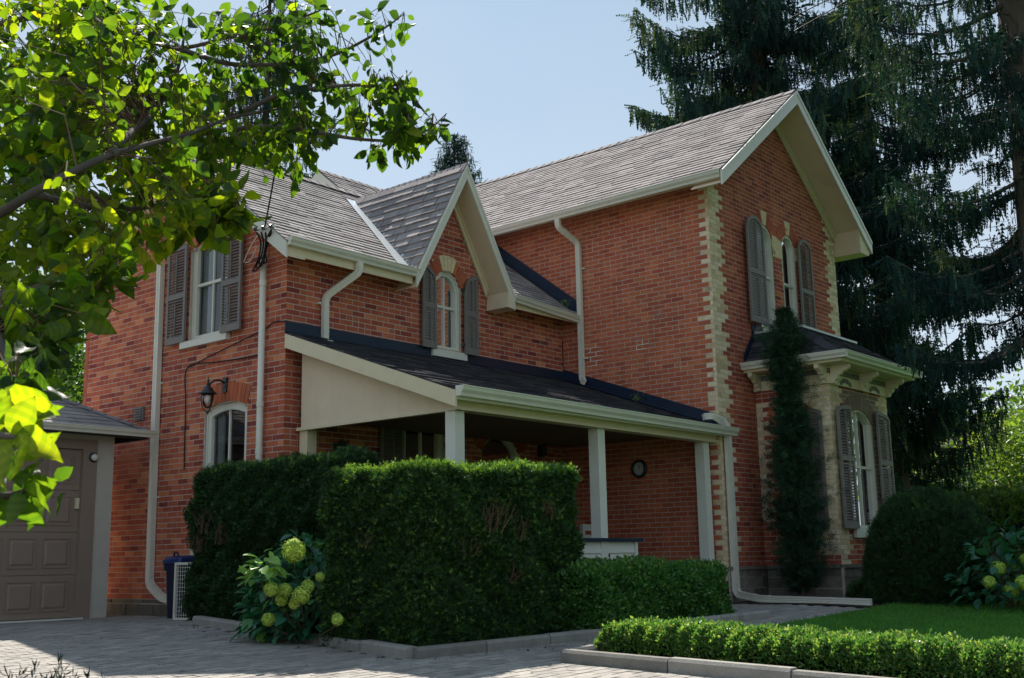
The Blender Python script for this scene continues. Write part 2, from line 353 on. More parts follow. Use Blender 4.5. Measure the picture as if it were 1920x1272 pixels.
def ridge_caps(roof, p0, p1, nrm_a, nrm_b, m='shingle', step=.2, seed=0, w=.13):
    p0, p1 = V(*p0), V(*p1); L_ = np.linalg.norm(p1-p0); d = (p1-p0)/L_; rnd = random.Random(seed); na, nb = V(*nrm_a), V(*nrm_b)
    sa = np.cross(d, na); sa = sa if sa[2] < 0 else -sa; sb = np.cross(d, nb); sb = sb if sb[2] < 0 else -sb
    i = 0; x = 0
    while x < L_-.02:
        q = min(x+step+.03, L_); h = .014+rnd.uniform(0, .006)
        a, b = p0+d*x+V(0, 0, h+.012), p0+d*q+V(0, 0, h)
        MB().add([a, b, b+sa*w, a+sa*w, b+sb*w, a+sb*w, a-V(0, 0, .02), a+sa*w-V(0, 0, .012), a+sb*w-V(0, 0, .012)], [(0, 1, 2, 3), (0, 1, 4, 5), (0, 3, 7, 6), (0, 5, 8, 6)], rnd.uniform(.2, .7)).build('ridge_cap', M[m], roof)
        x += step; i += 1

# ---------------------------------------------------------------- windows, shutters
def window_unit(root, origin, u, n, op, rec=.07, fw=.07, mid=.5, muntin=True, sill=(.06, .10, .07), arched_glass=True, curtains=True, head=0., panes=True, dark=False):
    origin, u, n = V(*origin), V(*u), V(*n); Z = V(0, 0, 1); uc, hw, z0, zs, r = op[:5]
    P = lambda a, z, d: origin+u*a+Z*z+n*d
    fr = MB(); S = 12
    def outline(h, zb, zsp, rr, cnt=S):
        pts = [(uc-h, zb)]
        if rr > 0:
            R = (h*h+rr*rr)/(2*rr); c = zsp+rr-R; th = math.asin(min(1, h/R))
            pts += [(uc+R*math.sin(a), c+R*math.cos(a)) for a in np.linspace(-th, th, cnt)]
        else: pts += [(uc-h, zsp), (uc+h, zsp)]
        return pts+[(uc+h, zb)]
    ir = r*(hw-fw)/hw if arched_glass else 0
    o1 = outline(hw-.002, z0, zs, r); i1 = outline(hw-fw, z0+fw, zs-head, max(ir, .0001) if r > 0 else 0)
    if len(o1) != len(i1): i1 = outline(hw-fw, z0+fw, zs-head, .001)
    vs = []; fs = []; m_ = len(o1)
    for d in (-rec, -rec-.07):
        vs += [P(a, z, d) for a, z in o1]+[P(a, z, d) for a, z in i1]
    for j in range(m_-1):
        fs += [(j, j+1, m_+j+1, m_+j), (m_+j, m_+j+1, 3*m_+j+1, 3*m_+j), (j, j+1, 2*m_+j+1, 2*m_+j)]
    fr.add(vs, fs); fr.beam(P(uc-hw, z0, -rec-.07), u*2*hw, n*.075, Z*fw)
    # casing bead, proud of the frame
    b1 = outline(hw-.006, z0, zs, r); b2 = outline(hw-.03, z0, zs-.012, r*(hw-.03)/hw if r > 0 else 0)
    if len(b1) == len(b2):
        vs = [P(a, z, -rec+.018) for a, z in b1]+[P(a, z, -rec+.018) for a, z in b2]+[P(a, z, -rec-.002) for a, z in b2]
        fr.add(vs, [(j, j+1, m_+j+1, m_+j) for j in range(m_-1)]+[(m_+j, m_+j+1, 2*m_+j+1, 2*m_+j) for j in range(m_-1)])
    win = fr.build('window', M['window'], root)
    zb = z0+fw; zt = lambda a: (arch_z(a, (uc, hw-fw, zb, zs-head, ir)) or zs-head) if ir > 0 else zs-head
    zm = lerp(zb, zs+r, mid)
    MB().beam(P(uc-hw+fw, zm-.02, -rec-.06), u*2*(hw-fw), n*.05, Z*.04).build('meeting_rail', M['window'], win)
    cols = [(uc-hw+fw, uc+hw-fw)]
    if muntin:
        MB().beam(P(uc-.013, zb, -rec-.055), u*.026, n*.035, Z*(zt(uc)-zb)).build('muntin', M['window'], win)
        cols = [(uc-hw+fw, uc-.013), (uc+.013, uc+hw-fw)]
    for a, b in cols:
        for lo, hi in ((zb, zm-.02), (zm+.02, None)):
            xs = np.linspace(a, b, 7)
            top = [(x, hi if hi else zt(x)) for x in xs]
            pts = [P(a, lo, -rec-.045)]+[P(x, z, -rec-.045) for x, z in top]+[P(b, lo, -rec-.045)]
            MB().add(pts, [tuple(range(len(pts)))]).build('pane', M['glass'], win)
    if curtains:
        cb = MB(); w2 = hw-fw
        for sgn in (-1, 1):
            N_ = 22; half = w2*(.86 if not dark else .4); vs = []
            for j in range(N_+1):
                t = j/N_; a = uc+sgn*(w2-t*half); d = -rec-.105+.016*math.sin(j*1.9+sgn)
                vs += [P(a, zb-.02, d), P(lerp(a, uc+sgn*w2, .12), lerp(zb, zs, .5), d-.01), P(a, zs+r*.6, d)]
            fs = []
            for j in range(N_): fs += [(3*j, 3*j+3, 3*j+4, 3*j+1), (3*j+1, 3*j+4, 3*j+5, 3*j+2)]
            cb.add(vs, fs, .5+.3*sgn)
        cb.build('curtain', M['curtain'], win, True)
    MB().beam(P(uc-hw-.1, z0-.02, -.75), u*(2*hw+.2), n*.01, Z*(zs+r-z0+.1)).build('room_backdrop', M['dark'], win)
    if sill:
        MB().beam(P(uc-hw-sill[0], z0-sill[1], -rec-.06), u*(2*hw+2*sill[0]), n*(rec+.06+sill[2]), Z*sill[1]).build('sill', M['window'], win)
    return win
LOUV = {}
def shutter(root, origin, u, n, u0, u1, z0, z1, top='flat', rise=.0, off=.05, panels=2, tilt=(0, 0), split=.52, closed=False):
    """top: flat, left (high on the left), right, round, seg"""
    origin, u, n = V(*origin), V(*u), V(*n); Z = V(0, 0, 1)
    P = lambda a, z, d: origin+u*a+Z*z+n*d
    W_ = u1-u0; sw = .045; t = .034
    def zt(x):
        s_ = (x-u0)/W_
        if top == 'round': q = 2*s_-1; return z1-rise+rise*math.sqrt(max(0, 1-q*q))
        if top == 'seg': q = 2*s_-1; return z1-rise*q*q
        if top == 'left': return z1-rise+rise*math.sqrt(max(0, 1-s_*s_))
        if top == 'right': return z1-rise+rise*math.sqrt(max(0, 1-(1-s_)**2))
        return z1
    mb = MB(); d0 = off
    N_ = 10; xs = np.linspace(u0, u1, N_+1)
    for a, b in ((u0, u0+sw), (u1-sw, u1)):
        mb.add([P(a, z0, d0), P(b, z0, d0), P(b, zt(b), d0), P(a, zt(a), d0), P(a, z0, d0+t), P(b, z0, d0+t), P(b, zt(b), d0+t), P(a, zt(a), d0+t)], [(0, 3, 2, 1), (4, 5, 6, 7), (0, 1, 5, 4), (1, 2, 6, 5), (2, 3, 7, 6), (3, 0, 4, 7)])
    for a, b in zip(xs, xs[1:]):
        a2, b2 = max(a, u0+sw), min(b, u1-sw)
        if b2 <= a2: continue
        za, zb = zt(a2), zt(b2); hh = .06
        mb.add([P(a2, za-hh, d0+.001), P(b2, zb-hh, d0+.001), P(b2, zb, d0+.001), P(a2, za, d0+.001), P(a2, za-hh, d0+t-.001), P(b2, zb-hh, d0+t-.001), P(b2, zb, d0+t-.001), P(a2, za, d0+t-.001)], [(0, 3, 2, 1), (4, 5, 6, 7), (0, 1, 5, 4), (1, 2, 6, 5), (2, 3, 7, 6), (3, 0, 4, 7)])
    zmid = lerp(z0, z1, split)
    for z, h in ((z0, .09), (zmid-.035, .07)): mb.beam(P(u0+sw, z, d0+.001), u*(W_-2*sw), n*(t-.002), Z*h)
    sh = mb.build('shutter', M['shutter'], root)
    # back board keeps light from leaking, louvres in front
    step = .042
    for lo, hi in ((z0+.09, zmid-.035), (zmid+.035, z1-.03)):
        z = lo+.02
        while z < hi-.005:
            xs_ = [x for x in np.linspace(u0+sw, u1-sw, 25) if zt(x)-.055 > z+.012]
            if len(xs_) >= 3:
                a, b = xs_[0], xs_[-1]; key = 'l'
                if key not in LOUV:
                    q = MB().beam((-.5, -.003, -.022), (1, 0, 0), (0, .006, 0), (0, 0, .044)); me = bpy.data.meshes.new('louvre'); me.from_pydata(q.v, [], q.f); me.materials.append(M['shutter']); LOUV[key] = me
                o = bpy.data.objects.new('louvre', LOUV[key]); COL.objects.link(o); o.parent = sh
                # local x along u, y = slat normal, z = slat width; slat leans outwards at the bottom
                ca_, sa_ = (.96, .28) if closed else (.77, .64); ny = n*ca_+Z*sa_; nz_ = Z*ca_-n*sa_; c = P((a+b)/2, z, d0+t*.5)
                B = Matrix([[u[k]*(b-a), ny[k], nz_[k], c[k]] for k in range(3)]+[[0, 0, 0, 1]]); o.matrix_basis = B
            z += step
        MB().beam(P((u0+u1)/2-.006, lo+.02, d0+t-.004), u*.012, n*.014, Z*(hi-lo-.08)).build('tilt_rod', M['shutter'], sh)
    return sh

def gutter_run(root, p0, p1, out, size=.10, name='gutter', m='gutter'):
    """K profile gutter; p0,p1 top back edge, out = outward unit"""
    p0, p1, out = V(*p0), V(*p1), V(*out); Z = V(0, 0, 1); s_ = size
    prof = [(0, 0), (0, -s_), (.62*s_, -s_), (.70*s_, -.72*s_), (.95*s_, -.42*s_), (1.02*s_, -.12*s_), (1.1*s_, -.10*s_), (1.1*s_, 0), (1.0*s_, 0), (.98*s_, -.05*s_), (.9*s_, -.38*s_), (.1*s_, -.4*s_), (.06*s_, 0)]
    mb = MB(); n_ = len(prof); vs = [p+out*a+Z*b for p in (p0, p1) for a, b in prof]
    mb.add(vs, [(j, (j+1) % n_, n_+(j+1) % n_, n_+j) for j in range(n_)]+[tuple(range(8))+(0,)*0, tuple(n_+j for j in range(7, -1, -1))])
    return mb.build(name, M[m], root)
def downspout(root, path, wv=.085, dv=.062, ref=(1, 0, 0), name='downspout', m='gutter', straps=(), rr=None):
    # round the path corners with elbows
    path = [V(*p) for p in path]; q = [path[0]]
    for i in range(1, len(path)-1):
        a, b, c = path[i-1], path[i], path[i+1]; l = min(.09, np.linalg.norm(a-b)*.45, np.linalg.norm(c-b)*.45)
        pa, pc = b+(a-b)/np.linalg.norm(a-b)*l, b+(c-b)/np.linalg.norm(c-b)*l
        for t in np.linspace(0, 1, 6): q.append((1-t)**2*pa+2*t*(1-t)*b+t*t*pc)
    q.append(path[-1]); hw, hd = wv/2, dv/2
    rib = [(-hw, -hd), (-hw*.5, -hd), (-hw*.42, -hd+.006), (-hw*.1, -hd+.006), (0, -hd), (hw*.1, -hd+.006), (hw*.42, -hd+.006), (hw*.5, -hd), (hw, -hd), (hw, hd), (-hw, hd)]
    o = MB().sweep(q, rib, ref).build(name, M[m], root)
    for i in range(1, len(path)-1):     # elbow seams
        for a, b in ((path[i], path[i-1]), (path[i], path[i+1])):
            d = (b-a)/np.linalg.norm(b-a); l = min(.12, np.linalg.norm(b-a)*.48); MB().sweep([a+d*l, a+d*(l+.014)], [(x*1.09, y*1.12) for x, y in rib], ref).build('seam', M[m], o)
    for p, nv, uv in straps:
        p, nv, uv = V(*p), V(*nv), V(*uv)
        MB().beam(p-uv*(hw+.03)-V(0, 0, .012), uv*(wv+.06), nv*.008, V(0, 0, .024)).beam(p+uv*(hw+.02)-V(0, 0, .012), uv*.035, nv*.05, V(0, 0, .024)).build('strap', M[m], o)
    return o

# ================================================================ GROUND
def sheet(name, xs, ys, fn, m, inside=None, parent=None, kind='structure', dz=0.):
    xs, ys = list(xs), list(ys); nx = len(xs); v = [(x, y, fn(x, y)+dz) for y in ys for x in xs]
    f = [(j*nx+i, j*nx+i+1, (j+1)*nx+i+1, (j+1)*nx+i) for j in range(len(ys)-1) for i in range(nx-1) if not inside or inside((xs[i]+xs[i+1])/2, (ys[j]+ys[j+1])/2)]
    me = np_mesh(name, v, np.array(f)); o = link(name, me, parent, [m])
    if kind: o['kind'] = kind
    return o
def graded(a, b, fa, fb, st):
    c = list(np.arange(a, b+1e-6, st)); l = []; x = a; s_ = st
    while x > fa: s_ *= 1.5; x -= s_; l.append(x)
    r = []; x = b; s_ = st
    while x < fb: s_ *= 1.5; x += s_; r.append(x)
    return l[::-1]+c+r
sheet('ground', graded(-16, 14, -400, 500, .5), graded(-16, 10, -400, 500, .5), gz, M['earth'], dz=-.06)
KA, KB, KC, KD = V(-.93, .35), V(-1.75, -4.02), V(.54, -4.42), V(3.3, -4.75)   # kerb line round the bed
def in_bed(x, y):
    if y < .35 and y > -4.02:
        xl = lerp(-.93, -1.75, (.35-y)/4.37)
        if x > xl and x < 3.4: return True
    if -4.8 < y <= -4.02 and -1.75 < x < 3.3:
        return y > (lerp(-4.02, -4.42, (x+1.75)/2.29) if x < .54 else lerp(-4.42, -4.75, (x-.54)/2.76))
    return False
def in_lawn(x, y): return x > -1.08 and y < -5.25 - max(0, (x-2.2))*0 and not (x > 5.6 and y > -5.25)
def paved(x, y):
    if in_bed(x, y) or in_lawn(x, y): return False
    if x > 5.3: return False
    if x > -.05 and y > -2.9: return False
    return True
drive = sheet('driveway', np.arange(-12, 5.35, .1), np.arange(-13, 6.05, .1), gz, M['sand'], paved, dz=-.004)
prnd = random.Random(3)
PW, PD = .22, .11
sl = V(-.042*-.62*-1, -.042*-.78*-1, 0)
for j in range(int(15.5/PD)):
    y = -9.6+j*PD
    x = -11.+(PW/2 if j % 2 else 0)
    while x < 5.2:
        cx, cy = x+PW/2, y+PD/2; x += PW
        if not (paved(cx, cy) and paved(cx-PW*.4, cy) and paved(cx+PW*.4, cy)): continue
        px, py, z_ = project((cx, cy, gz(cx, cy)))
        if z_ < 1 or not (-60 < px < 1980 and 1080 < py < 1330): continue
        zc = gz(cx, cy); gx = (gz(cx+.05, cy)-gz(cx-.05, cy))/.1; gy = (gz(cx, cy+.05)-gz(cx, cy-.05))/.1
        U_ = V(1, 0, gx+prnd.gauss(0, .006)); U_ /= np.linalg.norm(U_); V_ = V(0, 1, gy+prnd.gauss(0, .008)); V_ /= np.linalg.norm(V_); N_ = np.cross(U_, V_); N_ /= np.linalg.norm(N_)
        h = .006+prnd.gauss(0, .0012)
        tile(drive, 'paver', V(cx, cy, zc), U_, V_, N_, PW/2-.0055, PD/2-.0055, h, h, min(.95, max(.05, prnd.gauss(.5, .17))), 'paver', True)
sheet('planting_bed', np.arange(-1.8, 3.5, .1), np.arange(-4.9, 1.0, .1), lambda x, y: gz(x, y)+.04*math.sin(x*9)*math.sin(y*7)*.3, M['soil'], in_bed, dz=.03)
sheet('side_bed', np.arange(5.3, 9.9, .2), np.arange(-6.2, -2.8, .2), gz, M['soil'], dz=.012)
sheet('lawn', graded(-.55, 12, -.55, 90, .25), graded(-16, -5.25, -70, -5.25, .25), gz, M['lawn'], lambda x, y: x > -.6, dz=.02)
sheet('far_lawn', graded(10.6, 20, 10.6, 120, 1.), graded(-6, 0, -6, 60, 1.), gz, M['lawn'], dz=.02)
sheet('verge_bed', np.arange(-1.05, -.5, .1), np.arange(-12, -5.2, .1), gz, M['soil'], dz=.03)
def kerb(path, label, w_=.13, h=.10, step=.9, name='kerb'):
    root = empty(name, label, 'kerb', (path[0][0], path[0][1], gz(*path[0])))
    off = V(root.location[0], root.location[1], root.location[2]); r_ = random.Random(5)
    for (ax, ay), (bx, by) in zip(path, path[1:]):
        L_ = math.hypot(bx-ax, by-ay); n_ = max(1, round(L_/step)); d = V(bx-ax, by-ay, 0)/L_; s_ = V(-d[1], d[0], 0)
        for i in range(n_):
            p = V(ax, ay, 0)+d*(L_*i/n_+.006); q = V(ax, ay, 0)+d*(L_*(i+1)/n_-.006); jz = r_.gauss(0, .004)
            pz, qz = gz(p[0], p[1])+h+jz, gz(q[0], q[1])+h+jz
            prof = [(-w_/2, -h-.06), (-w_/2, -.025), (-w_/2+.02, 0), (w_/2-.02, 0), (w_/2, -.025), (w_/2, -h-.06)]
            mb = MB(); vs = [V(*(P_[:2]+s_[:2]*a), z+b)-off for P_, z in ((p, pz), (q, qz)) for a, b in prof]
            mb.add(vs, [(j, (j+1) % 6, 6+(j+1) % 6, 6+j) for j in range(6)]+[tuple(range(6)), tuple(range(11, 5, -1))], r_.random()); mb.build('kerb_stone', M['kerb'], root)
    return root
kerb([tuple(KA), (-1.3, -1.75), tuple(KB), tuple(KC), tuple(KD)], 'grey concrete kerb edging the bed under the two tall clipped hedges')
kerb([(-1.13, -11.5), (-1.13, -5.22), (-.5, -5.2)], 'low concrete kerb in front of the long low sunlit boxwood hedge', step=1.1, h=.11)

# ================================================================ HOUSE
H = empty('brick_house', 'red brick house with arched shuttered windows, steep gables and lean-to porch', 'house')
LX, CY, RX, BY = 5.76, -2.87, 10.26, 6.0        # main block: left face, front face, right face, back
X_, Y_, Z_ = V(1, 0, 0), V(0, 1, 0), V(0, 0, 1)
WE = 4.86                                        # wing depth
# --- openings  (centre, half width, sill z, spring z, rise)
oW = (2.99, .29, 3.68, 4.61, .285)
oPW = (2.50, .40, 1.15, 2.56, .15)
oPD = (4.15, .44, .30, 2.26, .27)
oEU = (1.70, .43, 3.70, 5.02, .10)
oEL = (1.22, .46, 1.45, 2.70, .085)
oG1 = (7.54, .26, 4.22, 5.75, .25)
oG2 = (8.38, .24, 4.22, 5.76, .235)
oBF = (7.91, .46, 1.02, 2.64, .20)
oBL = (-3.42, .16, 1.02, 2.66, .10)
def wing_z(Y): return 4.90+.75*Y
def wing_gable_ext(z):
    a = (z-4.80)/.75
    return (max(0, a), WE-max(0, a)) if WE-2*a > 0 else None
def w_ext(z):
    if z < 4.83: return (0, LX)
    h = (6.14-z)/1.74; return (2.98-h, 2.98+h) if h > .02 else None
wE = brick_wall(H, (0, 0, 0), (0, 1, 0), (-1, 0, 0), .22, 6.5, wing_gable_ext, [oEU, oEL], (.56, .19), seed=1)
wW = brick_wall(H, (0, 0, 0), (1, 0, 0), (0, -1, 0), .22, 6.2, w_ext, [oW, oPW, oPD], (.47, .17), seed=2)
def qL(u, k, lo, hi):   # u runs from the inner corner (0) to corner C (2.87)
    edge = 2.87-(.225 if (k//1) % 2 else .115)
    return None
def brick_wall_q(*a, qends=(), **kw):
    """splits spans so that quoin bricks sit at the ends"""
    return brick_wall(*a, **kw)
def style_L(u, k, lo, hi):
    return ('buff', 'quoin_brick') if u > 2.87-(.25 if k % 2 else .14) else None
def style_G(u, k, lo, hi):
    w_ = .36 if (k//3) % 2 else .24
    return ('buff', 'quoin_brick') if (u < w_ or u > 4.5-w_) else None
def style_BF(u, k, lo, hi):
    w_ = .36 if (k//3) % 2 else .27
    if (u < w_ or u > 2.15-w_): return ('buff', 'quoin_brick')
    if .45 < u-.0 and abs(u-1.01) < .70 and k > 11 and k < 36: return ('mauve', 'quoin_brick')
def style_BL(u, k, lo, hi):      # u from the main wall (0) to the bay corner (1.23)
    w_ = (.42 if k > 31 else .27) if (k//3) % 2 else .25
    w_ = max(w_, .36) if k < 32 else .60-(k % 2)*.11
    return ('buff', 'quoin_brick') if (u > 1.23-w_ and k > 1 or (u < .16 and 8 < k < 34)) else None
wL = brick_wall(H, (LX, 0, 0), (0, -1, 0), (-1, 0, 0), .30, 6.55, lambda z: (-1.9 if z > 4.2 else 0, 2.87), [], (.62, .09), style_L, seed=3)
wG = brick_wall(H, (LX, CY, 0), (1, 0, 0), (0, -1, 0), .50, 8.0, lambda z: (0, 4.5) if z < 6.45 else ((z-6.45)/.77, 4.5-(z-6.45)/.77), [(oG1[0]-LX,)+oG1[1:], (oG2[0]-LX,)+oG2[1:]], (.46, .13), style_G, seed=4)
BX0, BX1, BYF = 6.9, 9.05, -4.10
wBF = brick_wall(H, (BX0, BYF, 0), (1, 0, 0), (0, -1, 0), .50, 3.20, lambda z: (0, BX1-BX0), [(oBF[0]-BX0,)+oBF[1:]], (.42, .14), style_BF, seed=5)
wBL = brick_wall(H, (BX0, CY, 0), (0, -1, 0), (-1, 0, 0), .50, 3.20, lambda z: (0, CY-BYF), [(CY-oBL[0]-.0,)+oBL[1:]], (.45, .15), style_BL, seed=6)
rp = random.Random(17); rpm = MB()
for (yc, zc, hw_, hk) in ((-.62, 3.98, .22, 5), (-1.55, 3.93, .16, 2), (-.2, 3.6, .12, 2)):
    for k in range(hk):
        zk = .30+round((zc-.30)/CH-k)*CH; y0 = yc-rp.uniform(.3, 1)*hw_; y1 = yc+rp.uniform(.3, 1)*hw_
        rpm.box(LX-.001, LX+.006, y0, y1, zk-J/2, zk+J/2); yj = -((round(-yc/BL-.5*(k % 2))+.5*(k % 2))*BL)+.0; rpm.box(LX-.001, LX+.006, yj-J/2, yj+J/2, zk+J/2, zk+CH-J/2)
rpm.build('repointed_joint', M['white'], wL)['kind'] = 'stuff'
# walls that only a sideways view shows, and stone footings
MB().box(RX-.02, RX+.1-.1, CY+.02, BY, 0, 6.3).box(BX1-.1, BX1-.006, BYF+.02, CY, 0, 3.2).box(LX, RX, BY-.1, BY, 0, 6.3).box(.0, LX, WE-.1, WE, 0, 4.5).build('wall', M['plainbrick'], H)
MB().prism([(LX+.05, BY-.02, 6.2), (RX-.05, BY-.02, 6.2), (8.01, BY-.02, 8.0)], (0, -.1, 0)).build('wall', M['plainbrick'], H)
rs = random.Random(11)
def footing(o_, u_, n_, L_, h, top, proud=.03):
    o_, u_, n_ = V(*o_), V(*u_), V(*n_); f = MB().beam(o_+V(0, 0, -.15), u_*L_, n_*.02, V(0, 0, h+.148)).build('footing', M['mortar'], H)
    z = 0.
    while z < h-.03:
        hh = min(rs.uniform(.13, .2), h-z); x = 0.
        while x < L_-.02:
            ww = min(rs.uniform(.22, .5), L_-x)
            MB().beam(o_+u_*(x+.008)+V(0, 0, z-.03 if z == 0 else z+.006), u_*(ww-.016), n_*(proud+rs.uniform(0, .018)), V(0, 0, hh-.012+(.03 if z == 0 else 0)), rs.random()).build('stone', M['stone'], f); x += ww
        z += hh
    if top: MB().beam(o_+V(0, 0, h-.003), u_*L_, n_*(proud+.04), V(0, 0, .05), .6).build('ledge', M['stone'], f)
footing((0, 0, 0), (0, 1, 0), (-1, 0, 0), WE, .22, False)
footing((LX+.02, CY, 0), (1, 0, 0), (0, -1, 0), BX0-LX-.02, .46, True)
footing((BX0-.0, BYF, 0), (1, 0, 0), (0, -1, 0), BX1-BX0, .46, True)
footing((BX0, BYF, 0), (0, 1, 0), (-1, 0, 0), CY-BYF-.05, .46, True)
# --- arches over the openings
voussoirs(wW, (0, 0, 0), X_, -Y_, oW, .20, keys=4, ends=True, tint=(.6, .1), nv=16)
voussoirs(wW, (0, 0, 0), X_, -Y_, oPW, .20, tint=(.4, .1))
voussoirs(wW, (0, 0, 0), X_, -Y_, oPD, .22, tint=(.4, .12))
voussoirs(wE, (0, 0, 0), Y_, -X_, oEL, .25, tint=(.68, .12))
voussoirs(wE, (0, 0, 0), Y_, -X_, oEU, .18, tint=(.6, .12))
for o_ in (oG1, oG2): voussoirs(wG, (0, CY, 0), X_, -Y_, o_, .21, keys=2, ends=True, tint=(.5, .1), nv=14)
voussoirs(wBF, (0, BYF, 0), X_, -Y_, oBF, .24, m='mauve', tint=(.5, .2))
voussoirs(wBL, (BX0, 0, 0), Y_, -X_, oBL, .24, tint=(.8, .1))
MB().beam((7.80, CY-.008, 5.52), (.34, 0, 0), (0, .05, 0), (0, 0, .36), .5).build('impost', M['buff'], wG)
for xx in (7.15, 8.63): MB().beam((xx, CY-.008, 5.60), (.11, 0, 0), (0, .05, 0), (0, 0, .22), .5).build('impost', M['buff'], wG)
# --- windows
window_unit(H, (0, 0, 0), X_, -Y_, oW, rec=.05, fw=.075, mid=.52, sill=(.07, .11, .06))
window_unit(H, (0, 0, 0), X_, -Y_, oPW, rec=.05, fw=.07, mid=.5, sill=(.05, .08, .05), curtains=True, dark=True)
window_unit(H, (0, 0, 0), X_, -Y_, oPD, rec=.05, fw=.055, mid=.66, muntin=False, sill=None, curtains=False)
window_unit(H, (0, 0, 0), Y_, -X_, oEU, rec=.06, fw=.085, mid=.54, sill=(.10, .09, .07))
window_unit(H, (0, 0, 0), Y_, -X_, oEL, rec=.05, fw=.10, mid=.02, sill=(.05, .08, .05), head=.09, curtains=True, dark=True)
for o_ in (oG1, oG2): window_unit(H, (0, CY, 0), X_, -Y_, o_, rec=.03, fw=.045, mid=.5, muntin=False, sill=(.04, .10, .05))
window_unit(H, (0, BYF, 0), X_, -Y_, oBF, rec=.03, fw=.055, mid=.5, sill=(.05, .13, .05))
window_unit(H, (BX0, 0, 0), Y_, -X_, oBL, rec=.07, fw=.05, mid=.5, muntin=False, sill=(.03, .10, .04))
# door below the arched transom
dm = MB().box(4.15-.38, 4.15+.38, .055, .1, .30, 1.75); dr = dm.build('door', M['dark'], H)
MB().box(4.15-.30, 4.15-.04, .045, .056, .45, 1.0).box(4.15+.04, 4.15+.30, .045, .056, .45, 1.0).build('door_panel', M['shutter'], dr)
# --- shutters
shutter(H, (0, 0, 0), X_, -Y_, 2.40, 2.69, 3.67, 4.90, 'left', .28, .045, closed=True, split=.5)
shutter(H, (0, 0, 0), X_, -Y_, 3.29, 3.58, 3.67, 4.90, 'right', .28, .055, split=.5, closed=True)
shutter(H, (0, 0, 0), X_, -Y_, 1.60, 2.03, 1.15, 2.68, 'flat', 0, .04)
shutter(H, (0, 0, 0), Y_, -X_, 2.12, 2.57, 3.70, 5.10, 'flat', 0, .05, split=.48)
shutter(H, (0, 0, 0), Y_, -X_, .85, 1.28, 3.70, 5.10, 'flat', 0, .06, split=.48)
shutter(H, (0, CY, 0), X_, -Y_, 6.74, 7.29, 4.25, 6.02, 'round', .24, .09, split=.47, closed=True)
shutter(H, (0, CY, 0), X_, -Y_, 8.60, 9.09, 4.25, 6.00, 'round', .22, .06, split=.47)
shutter(H, (0, BYF, 0), X_, -Y_, 6.96, 7.44, 1.02, 2.86, 'right', .10, .05, split=.56)
shutter(H, (0, BYF, 0), X_, -Y_, 8.38, 8.87, 1.02, 2.86, 'left', .10, .06, split=.56)
shutter(H, (BX0, 0, 0), Y_, -X_, -3.97, -3.64, 1.02, 2.80, 'seg', .05, .04, split=.56)
hk = MB()
for zz in (3.78, 4.62): hk.box(3.27, 3.31, -.07, -.01, zz, zz+.05)
hk.box(8.44, 8.50, BYF-.08, BYF-.01, 2.42, 2.47).box(8.44, 8.50, BYF-.08, BYF-.01, 1.3, 1.35)
hk.build('shutter_hinge', M['black'], H)

# --- main roof
mS = .77; RZ = 8.36; YF, YB = CY-.50, BY+.4
sinv = 1/math.hypot(1, mS)
roofL = MB(); roofL.beam((5.34, YF, 6.255), (0, YB-YF, 0), (8.01-5.34, 0, (8.01-5.34)*mS), (0, 0, .03)); roofL = roofL.build('roof', M['felt'], H)
roofR = MB().beam((10.68, YF, 6.255), (0, YB-YF, 0), (8.01-10.68, 0, (8.01-5.34)*mS), (0, 0, .03)).build('roof', M['felt'], H)
rowsM = int(2.67/sinv/.13)+1
shingle_area(roofL, (5.31, YB, 6.275), (0, -1, 0), (1, 0, mS), rowsM, lambda v: [(0, YB-YF)] if v < 2.69/sinv else [], seed=21, tint=(.55, .2))
shingle_area(roofR, (10.71, YF, 6.275), (0, 1, 0), (-1, 0, mS), rowsM, lambda v: [(0, YB-YF)] if v < 2.69/sinv else [], seed=22)
ridge_caps(roofL, (8.01, YF, RZ), (8.01, YB, RZ), (-mS, 0, 1), (mS, 0, 1), seed=1)
for sg, xe in ((1, 5.30), (-1, 10.72)):        # rakes, soffits, friezes
    d = V(8.01-xe, 0, abs(8.01-xe)*mS)
    MB().beam((xe, YF-.028, 6.03), d, (0, .03, 0), (0, 0, .225)).build('bargeboard', M['gutter'], H)
    MB().beam((xe, YF-.040, 6.20), d, (0, .014, 0), (0, 0, .06)).build('rake_moulding', M['gutter'], H)
    MB().beam((xe, YF+.004, 6.06), d, (0, CY-YF+.01, 0), (0, 0, .014)).build('soffit', M['siding'], H)
    MB().beam((xe+sg*.40, CY-.035, 5.90+.40*mS), d*(1-.40/abs(8.01-xe)), (0, .03, 0), (0, 0, .15)).beam((xe+sg*.40, CY-.06, 5.99+.40*mS), d*(1-.40/abs(8.01-xe)), (0, .024, 0), (0, 0, .045)).build('frieze_board', M['trim'], H)
MB().prism([(RX+.01, YF+.01, 5.98), (10.62, YF+.01, 5.98), (10.70, YF+.01, 6.06), (RX+.01, YF+.01, 6.42)], (0, CY-YF+.2, 0)).build('cornice_return', M['siding'], H)
MB().box(5.38, 5.40, YF+.004, 2.1, 6.155, 6.27).build('fascia', M['trim'], H)
MB().beam((5.401, CY+.01, 6.20), (LX-5.402, 0, (LX-5.402)*mS), (0, 4.9, 0), (0, 0, .012)).build('soffit', M['siding'], H)
gutter_run(H, (5.375, YF+.02, 6.275), (5.375, 2.0, 6.262), (-1, 0, 0), .115)
gutter_run(H, (10.66, YF+.02, 6.27), (10.66, YB, 6.27), (1, 0, 0), .115)
